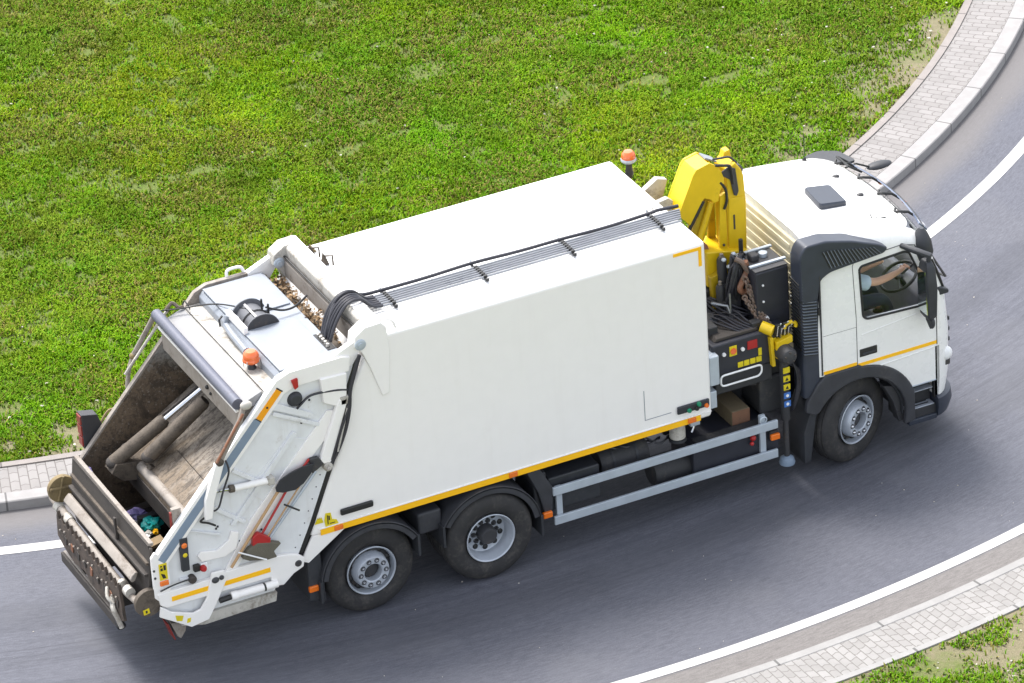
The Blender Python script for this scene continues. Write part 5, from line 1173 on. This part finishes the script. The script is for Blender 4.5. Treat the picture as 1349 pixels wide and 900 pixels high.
MB().tube([(-1.33, -.265, 3.33), (-1.50, -.265, 3.06), (-1.60, -.265, 2.86)], .02, 8).build('hose', 'mark_black', cr_)
MB().prism([(-1.26, 3.30), (-1.14, 3.26), (-1.28, 2.84), (-1.36, 2.68), (-1.48, 2.78), (-1.44, 2.94)], -.18, -.06).build('inner_boom', 'crane_shade', cr_, bevel=.01)
MB().tube([(-1.21, -.20, 3.26), (-1.38, -.20, 2.80)], .035, 14).build('boom_ram', 'crane_yellow', cr_)
MB().prism([(-1.42, 2.84), (-1.30, 2.78), (-1.26, 2.66), (-1.34, 2.62), (-1.42, 2.70)], -.26, -.06).build('extension_foot', 'rusty_steel', cr_, bevel=.01)
MB().prism([(-1.34, 2.64), (-1.16, 2.60), (-.82, 2.52), (-.80, 2.30), (-1.0, 2.2), (-1.34, 2.2)], -.34, .10).build('column_foot', 'crane_yellow', cr_, bevel=.02)
MB().prism([(-1.34, 2.36), (-1.16, 2.40), (-1.12, 1.8), (-1.30, 1.8)], -.42, -.34).build('lower_plate', 'crane_shade', cr_, bevel=.01)
b = MB().curve([(-1.22, -.24, 3.72), (-1.08, -.28, 3.70), (-1.0, -.29, 3.66), (-.97, -.28, 3.45)], .017, 8, 6)
b.build('head_hose', 'mark_black', cr_)
MB().curve([(-1.16, -.20, 3.76), (-1.06, -.18, 3.74), (-.95, -.18, 3.72), (-.88, -.2, 3.64)], .013, 8, 6).build('head_hose', 'hub_dark', cr_)
MB().curve([(-1.12, -.26, 3.50), (-1.06, -.27, 3.40), (-1.05, -.27, 3.26), (-1.08, -.26, 3.16)], .016, 8, 6).build('head_hose', 'mark_black', cr_)
MB().prism([(-.98, 3.60), (-.93, 3.72), (-.87, 3.73), (-.84, 3.56)], -.04, .06).build('head_horn', 'crane_yellow', cr_, bevel=.01)
MB().prism([(-1.24, 3.765), (-1.10, 3.69), (-1.09, 3.70), (-1.23, 3.785)], -.16, -.02).build('head_plate', 'pale_grey_paint', cr_, bevel=.003)
bx('decal', 'grimy_dark', cr_, -.955, -.935, -.267, -.261, 2.78, 2.96, .001)
for z in (2.45, 2.62): MB().sphere((-1.08, -.258, z), .016, seg=8).build('bolt', 'hub_dark', cr_)
for q_ in cr_.children:
    if q_.name.split('.')[0] in ('column', 'head_link', 'pivot_pin', 'boom', 'boom_side', 'boom_cover', 'boom_end', 'hose', 'inner_boom', 'boom_ram', 'head_hose', 'head_horn', 'head_plate', 'extension_foot'): q_.location += Vector((.02, 0, -.10))
# turret machinery, hoses, valve bank
for (x0, x1, y0, y1, z0, z1) in ((-1.24, -1.08, -.62, -.46, 1.93, 2.28), (-1.06, -.90, -.52, -.34, 1.93, 2.42), (-1.45, -1.3, -.34, .1, 1.5, 2.16), (-1.64, -1.52, -.9, -.5, 1.93, 2.05), (-1.16, -1.04, -1.0, -.9, 1.93, 2.02)):
    MB().box(x0, x1, y0, y1, z0, z1).build('turret_block', 'chassis_black', cr_, bevel=.015)
for x, y, z0, z1, r_ in ((-1.20, -.42, 2.0, 2.58, .055), (-1.10, -.46, 2.1, 2.50, .045), (-1.27, -.50, 1.95, 2.3, .05), (-1.0, -.58, 1.93, 2.25, .05)):
    MB().lathe([(.0, z0), (r_, z0), (r_, z1-.03), (r_*.7, z1), (.0, z1)], (x, y, 0), 'z', 18).build('valve_body', 'hub_dark', cr_)
    MB().lathe([(.0, z1), (r_*.4, z1), (r_*.4, z1+.04), (.0, z1+.04)], (x, y, 0), 'z', 12).build('valve_cap', 'grimy_pale', cr_)
for x, z in ((-1.24, 2.62), (-1.12, 2.66), (-1.18, 2.52)): MB().sphere((x, -.55, z), .028, (1, 1, .8), 10).build('pipe_joint', 'galvanised', cr_)
rh_ = random.Random(5)
for k in range(16):
    q = rh_.uniform; MB().curve([(-1.28+q(0, .2), -.52-q(0, .1), 1.98+q(0, .2)), (-1.24+q(0, .16), -.60-q(0, .08), 2.30+q(0, .2)), (-1.16+q(0, .14), -.52-q(0, .1), 2.55+q(0, .12)), (-1.0+q(0, .12), -.5+q(0, .1), 2.40+q(-.1, .1))], q(.010, .018), 6, 6).build('hose', 'hose_rubber', cr_)
for k in range(5): MB().curve([(-1.48+.03*k, -.40, 2.12), (-1.40+.05*k, -.62, 2.0+.02*k), (-1.2+.05*k, -.72, 1.97), (-1.05, -.66, 1.96)], .013, 6, 6).build('hose', 'hose_rubber', cr_)
b = MB()
for k in range(7): b.sphere((-1.10+.035*k, -.60, 2.64-.03*k), .022, seg=8).tube([(-1.10+.035*k, -.60, 2.64-.03*k), (-1.09+.035*k, -.66, 2.60-.03*k)], .012, 6)
b.build('hose_fittings', 'pipe_steel', cr_)
MB().tube([(-1.45, -.62, 2.18), (-1.30, -.70, 2.14), (-1.26, -.72, 1.98)], .018, 8).tube([(-1.24, -.66, 2.26), (-1.26, -.70, 2.0)], .014, 8).build('steel_pipe', 'pipe_steel', cr_)
# hook and chain bundle
hk = MB().curve([(-1.06, -.70, 2.62), (-1.04, -.70, 2.50), (-1.10, -.71, 2.40), (-1.14, -.71, 2.31), (-1.09, -.71, 2.25), (-1.03, -.71, 2.28)], [.02]*5*8+[.02], 8, 8) if False else MB().curve([(-1.06, -.70, 2.62), (-1.04, -.70, 2.50), (-1.10, -.71, 2.40), (-1.14, -.71, 2.31), (-1.09, -.71, 2.25), (-1.03, -.71, 2.28)], .034, 8, 8)
hk.build('crane_hook', 'rusty_steel', cr_)
def chain(p, q, n, r=.014, R_=.03, mt='grimy_steel'):
    P, Q = Vector(p), Vector(q); d = (Q-P).normalized(); o_ = d.orthogonal().normalized(); b = MB()
    for k in range(n):
        c = P.lerp(Q, (k+.5)/n); s = o_ if k % 2 else d.cross(o_); ln = (Q-P).length/n*.72
        b.tube([c+d*ln*math.cos(a)+s*R_*math.sin(a) for a in [rad(30*j) for j in range(13)]], r, 6, caps=False)
    return b
for k, (dx, dy) in enumerate(((0, 0), (.045, .0), (.02, .05), (-.035, .03), (.06, .05))):
    chain((-1.10+dx, -.76-dy, 2.46-.07*k), (-.95+dx*.6, -.97-dy*.4, 1.80+.02*k), 15, .013, .026).build('chain', 'chain_steel' if k != 1 else 'rusty_steel', cr_)
MB().curve([(-1.16, -.66, 2.66), (-1.10, -.70, 2.62), (-1.06, -.72, 2.54), (-1.03, -.74, 2.50)], .03, 8, 6).build('shackle', 'chain_steel', cr_)
# dark tank beside the crane
tk = MB().box(-1.05, -.65, -.92, -.46, 1.80, 2.56).build('oil_tank', 'navy_tank', cr_, bevel=.02, seg=3)
bx('tank_lid', 'hub_dark', tk, -1.05, -.65, -.91, -.47, 2.561, 2.575, .006)
for y in (-.80, -.48): bx('tank_rail', 'galvanised', tk, -1.06, -.62, y-.02, y+.02, 2.576, 2.60, .004)
bx('filter_head', 'hub_dark', tk, -.98, -.88, -.70, -.58, 2.57, 2.65, .02); MB().lathe([(.0, 2.53), (.05, 2.53), (.05, 2.62), (.0, 2.64)], (-.80, -.62, 0), 'z', 18).build('tank_cap', 'galvanised', tk)
MB().tube([(-1.0, -.50, 2.5), (-1.0, -.50, 2.78)], .025, 10).build('breather', 'mark_black', tk)
for x, z in ((-.97, 2.40), (-.97, 2.20)): MB().sphere((x, -.925, z), .014, seg=8).build('bolt', 'mark_white', tk)
MB().lathe([(.0, -.95), (.036, -.94), (.04, -.92)], (-.95, 0, 1.98), 'y', 18).build('level_gauge', 'mark_white', tk)
for z in (2.28, 2.18, 2.08): MB().sphere((-.635, -.93, z), .012, seg=8).build('bolt', 'mark_white', tk)
# deck, control panel, handle
dk = MB().prism([(-1.70, -1.08), (-.78, -1.08), (-.78, -.2), (-1.70, -.2)], 1.52, 1.93, 'z').build('control_box', 'navy_tank', cr_, bevel=.025, seg=3)
MB().prism([(-1.64, 1.93), (-1.60, 1.97), (-1.12, 1.97), (-1.08, 1.93)], -1.02, -.45).build('valve_cover', 'grimy_dark', cr_, bevel=.01)
for k in range(6): MB().curve([(-1.58+.05*k, -.50, 1.98), (-1.52+.06*k, -.72, 2.03+.015*(k % 3)), (-1.40+.05*k, -.90, 2.0), (-1.30+.05*k, -1.0, 1.96)], .012, 6, 6).build('hose', 'hose_rubber', cr_)
MB().lathe([(.0, 1.92), (.11, 1.92), (.11, 2.0), (.07, 2.04), (.0, 2.04)], (-1.50, -.62, 0), 'z', 24).build('rotary_cover', 'black_plastic', cr_)
for x, z, mt, rr in ((-1.56, 1.80, 'mark_white', .022), (-1.33, 1.80, 'mark_white', .022)): MB().lathe([(.0, -1.105), (rr, -1.10), (rr, -1.08)], (x, 0, z), 'y', 16).build('gauge', mt, dk)
e1 = MB().lathe([(.0, -1.10), (.036, -1.10), (.036, -1.08)], (-1.445, 0, 1.81), 'y', 18).build('stop_ring', 'beacon_orange', dk); bx('stop_plate', 'sign_yellow', dk, -1.49, -1.40, -1.088, -1.079, 1.75, 1.87, .002)
bx('red_plate', 'red_plastic', dk, -1.27, -1.15, -1.09, -1.08, 1.77, 1.87, .002); bx('yellow_plate', 'sign_yellow', dk, -1.14, -1.10, -1.09, -1.08, 1.66, 1.75, .002)
for k in range(4): bx('yellow_plate', 'sign_yellow', dk, -1.395+.075*k, -1.33+.075*k, -1.09, -1.08, 1.585, 1.65, .002)
bx('yellow_plate', 'sign_yellow', dk, -.97, -.92, -1.09, -1.08, 1.74, 1.82, .002)
hl = rounded([(-1.63, 1.44), (-1.17, 1.44), (-1.13, 1.48), (-1.13, 1.57), (-1.63, 1.57)], .05, 5)
MB().tube([(x, -1.13, z) for x, z in hl+[hl[0]]], .011, 8, caps=False).build('hand_rail', 'mark_white', cr_)
bx('lower_box', 'chassis_black', cr_, -1.66, -.96, -1.06, -.5, 1.30, 1.515, .02)
MB().box(-1.1, -.75, -1.0, -.55, .85, 1.3).build('lower_casing', 'chassis_black', cr_, bevel=.03)
# outrigger leg
og = MB().tube([(-.86, -1.13, 1.62), (-.86, -1.13, .80)], .052, 18).build('outrigger', 'chassis_black', cr_)
MB().tube([(-.86, -1.13, .82), (-.86, -1.13, .34)], .032, 16).build('outrigger_rod', 'hub_dark', og)
MB().lathe([(.0, .24), (.085, .24), (.09, .26), (.075, .31), (.03, .34), (.0, .34)], (-.86, -1.13, 0), 'z', 24).build('foot_plate', 'blue_grey_strip', og)
for k, mt in enumerate(('sign_yellow', 'sign_yellow', 'sign_yellow', 'mark_blue', 'mark_blue')):
    z = 1.44-.105*k; bx('decal', mt, og, -.90, -.82, -1.192, -1.180, z-.035, z+.035, .002)
    if k in (1, 2): MB().prism([(-.88, z-.02), (-.84, z-.02), (-.86, z+.02)], -1.195, -1.192).build('decal_mark', 'mark_black', og)
    if k > 2: MB().lathe([(.0, -1.195), (.018, -1.195), (.018, -1.192)], (-.86, 0, z), 'y', 12).build('decal_mark', 'mark_white', og)
mtr = MB().lathe([(.0, -1.32), (.05, -1.32), (.085, -1.30), (.10, -1.26), (.10, -1.10), (.0, -1.10)], (-.87, 0, 1.66), 'y', 28).build('outrigger_motor', 'hub_dark', cr_)
for k in range(5): a = rad(72*k+20); MB().sphere((-.87+.06*math.cos(a), -1.315, 1.66+.06*math.sin(a)), .014, seg=8).build('bolt', 'grimy_dark', mtr)
MB().tube([(-1.06, -1.02, 1.97), (-.97, -1.12, 1.93)], .065, 18).build('yellow_drum', 'crane_yellow', cr_)
MB().prism([(-1.02, 1.86), (-.98, 1.86), (-.96, 1.50), (-1.0, 1.50)], -1.14, -1.08).build('yellow_arm', 'crane_yellow', cr_, bevel=.005)
MB().prism([(-.96, 1.80), (-.76, 1.84), (-.76, 1.76), (-.90, 1.73), (-.92, 1.60), (-.96, 1.60)], -1.17, -1.08).build('yellow_bracket', 'crane_yellow', cr_, bevel=.006)
MB().tube([(-.76+.07*math.cos(rad(a)), -1.12, 1.93+.05*math.sin(rad(a))) for a in range(-30, 200, 20)], .022, 8).build('yellow_loop', 'crane_yellow', cr_)
for k in range(9):
    x = -.94+.022*k; z = 1.99-.02*(k % 4); MB().tube([(x, -1.1-.01*(k % 3), z-.12), (x+.01, -1.12, z), (x+.05, -1.13, z+.03*(k % 2))], .012, 8).build('lever', 'chrome' if k % 2 else 'mark_black', cr_)
b = MB()
for k in range(4): b.curve([(-.78, -1.08, 1.6-.05*k), (-.70+.02*k, -1.13, 1.3), (-.74, -1.12, 1.0-.03*k), (-.80, -1.05, .86)], .011, 6, 6)
b.build('hose_loom', 'hose_rubber', cr_)
# timber block lying on the deck behind the rail
wd = MB().box(-1.44, -1.22, -.98, -.30, .80, .985).build('timber_block', 'timber', None, bevel=.008); tag(wd, 'weathered square timber beam lying on the truck deck below the control box', 'timber')
bx('end_grain', 'timber_end', wd, -1.438, -1.222, -.986, -.981, .803, .982, .002)
bx('deck_plate', 'grimy_dark', T, -1.95, -.95, -1.10, -.52, .802, .832-.034, .0) if False else None
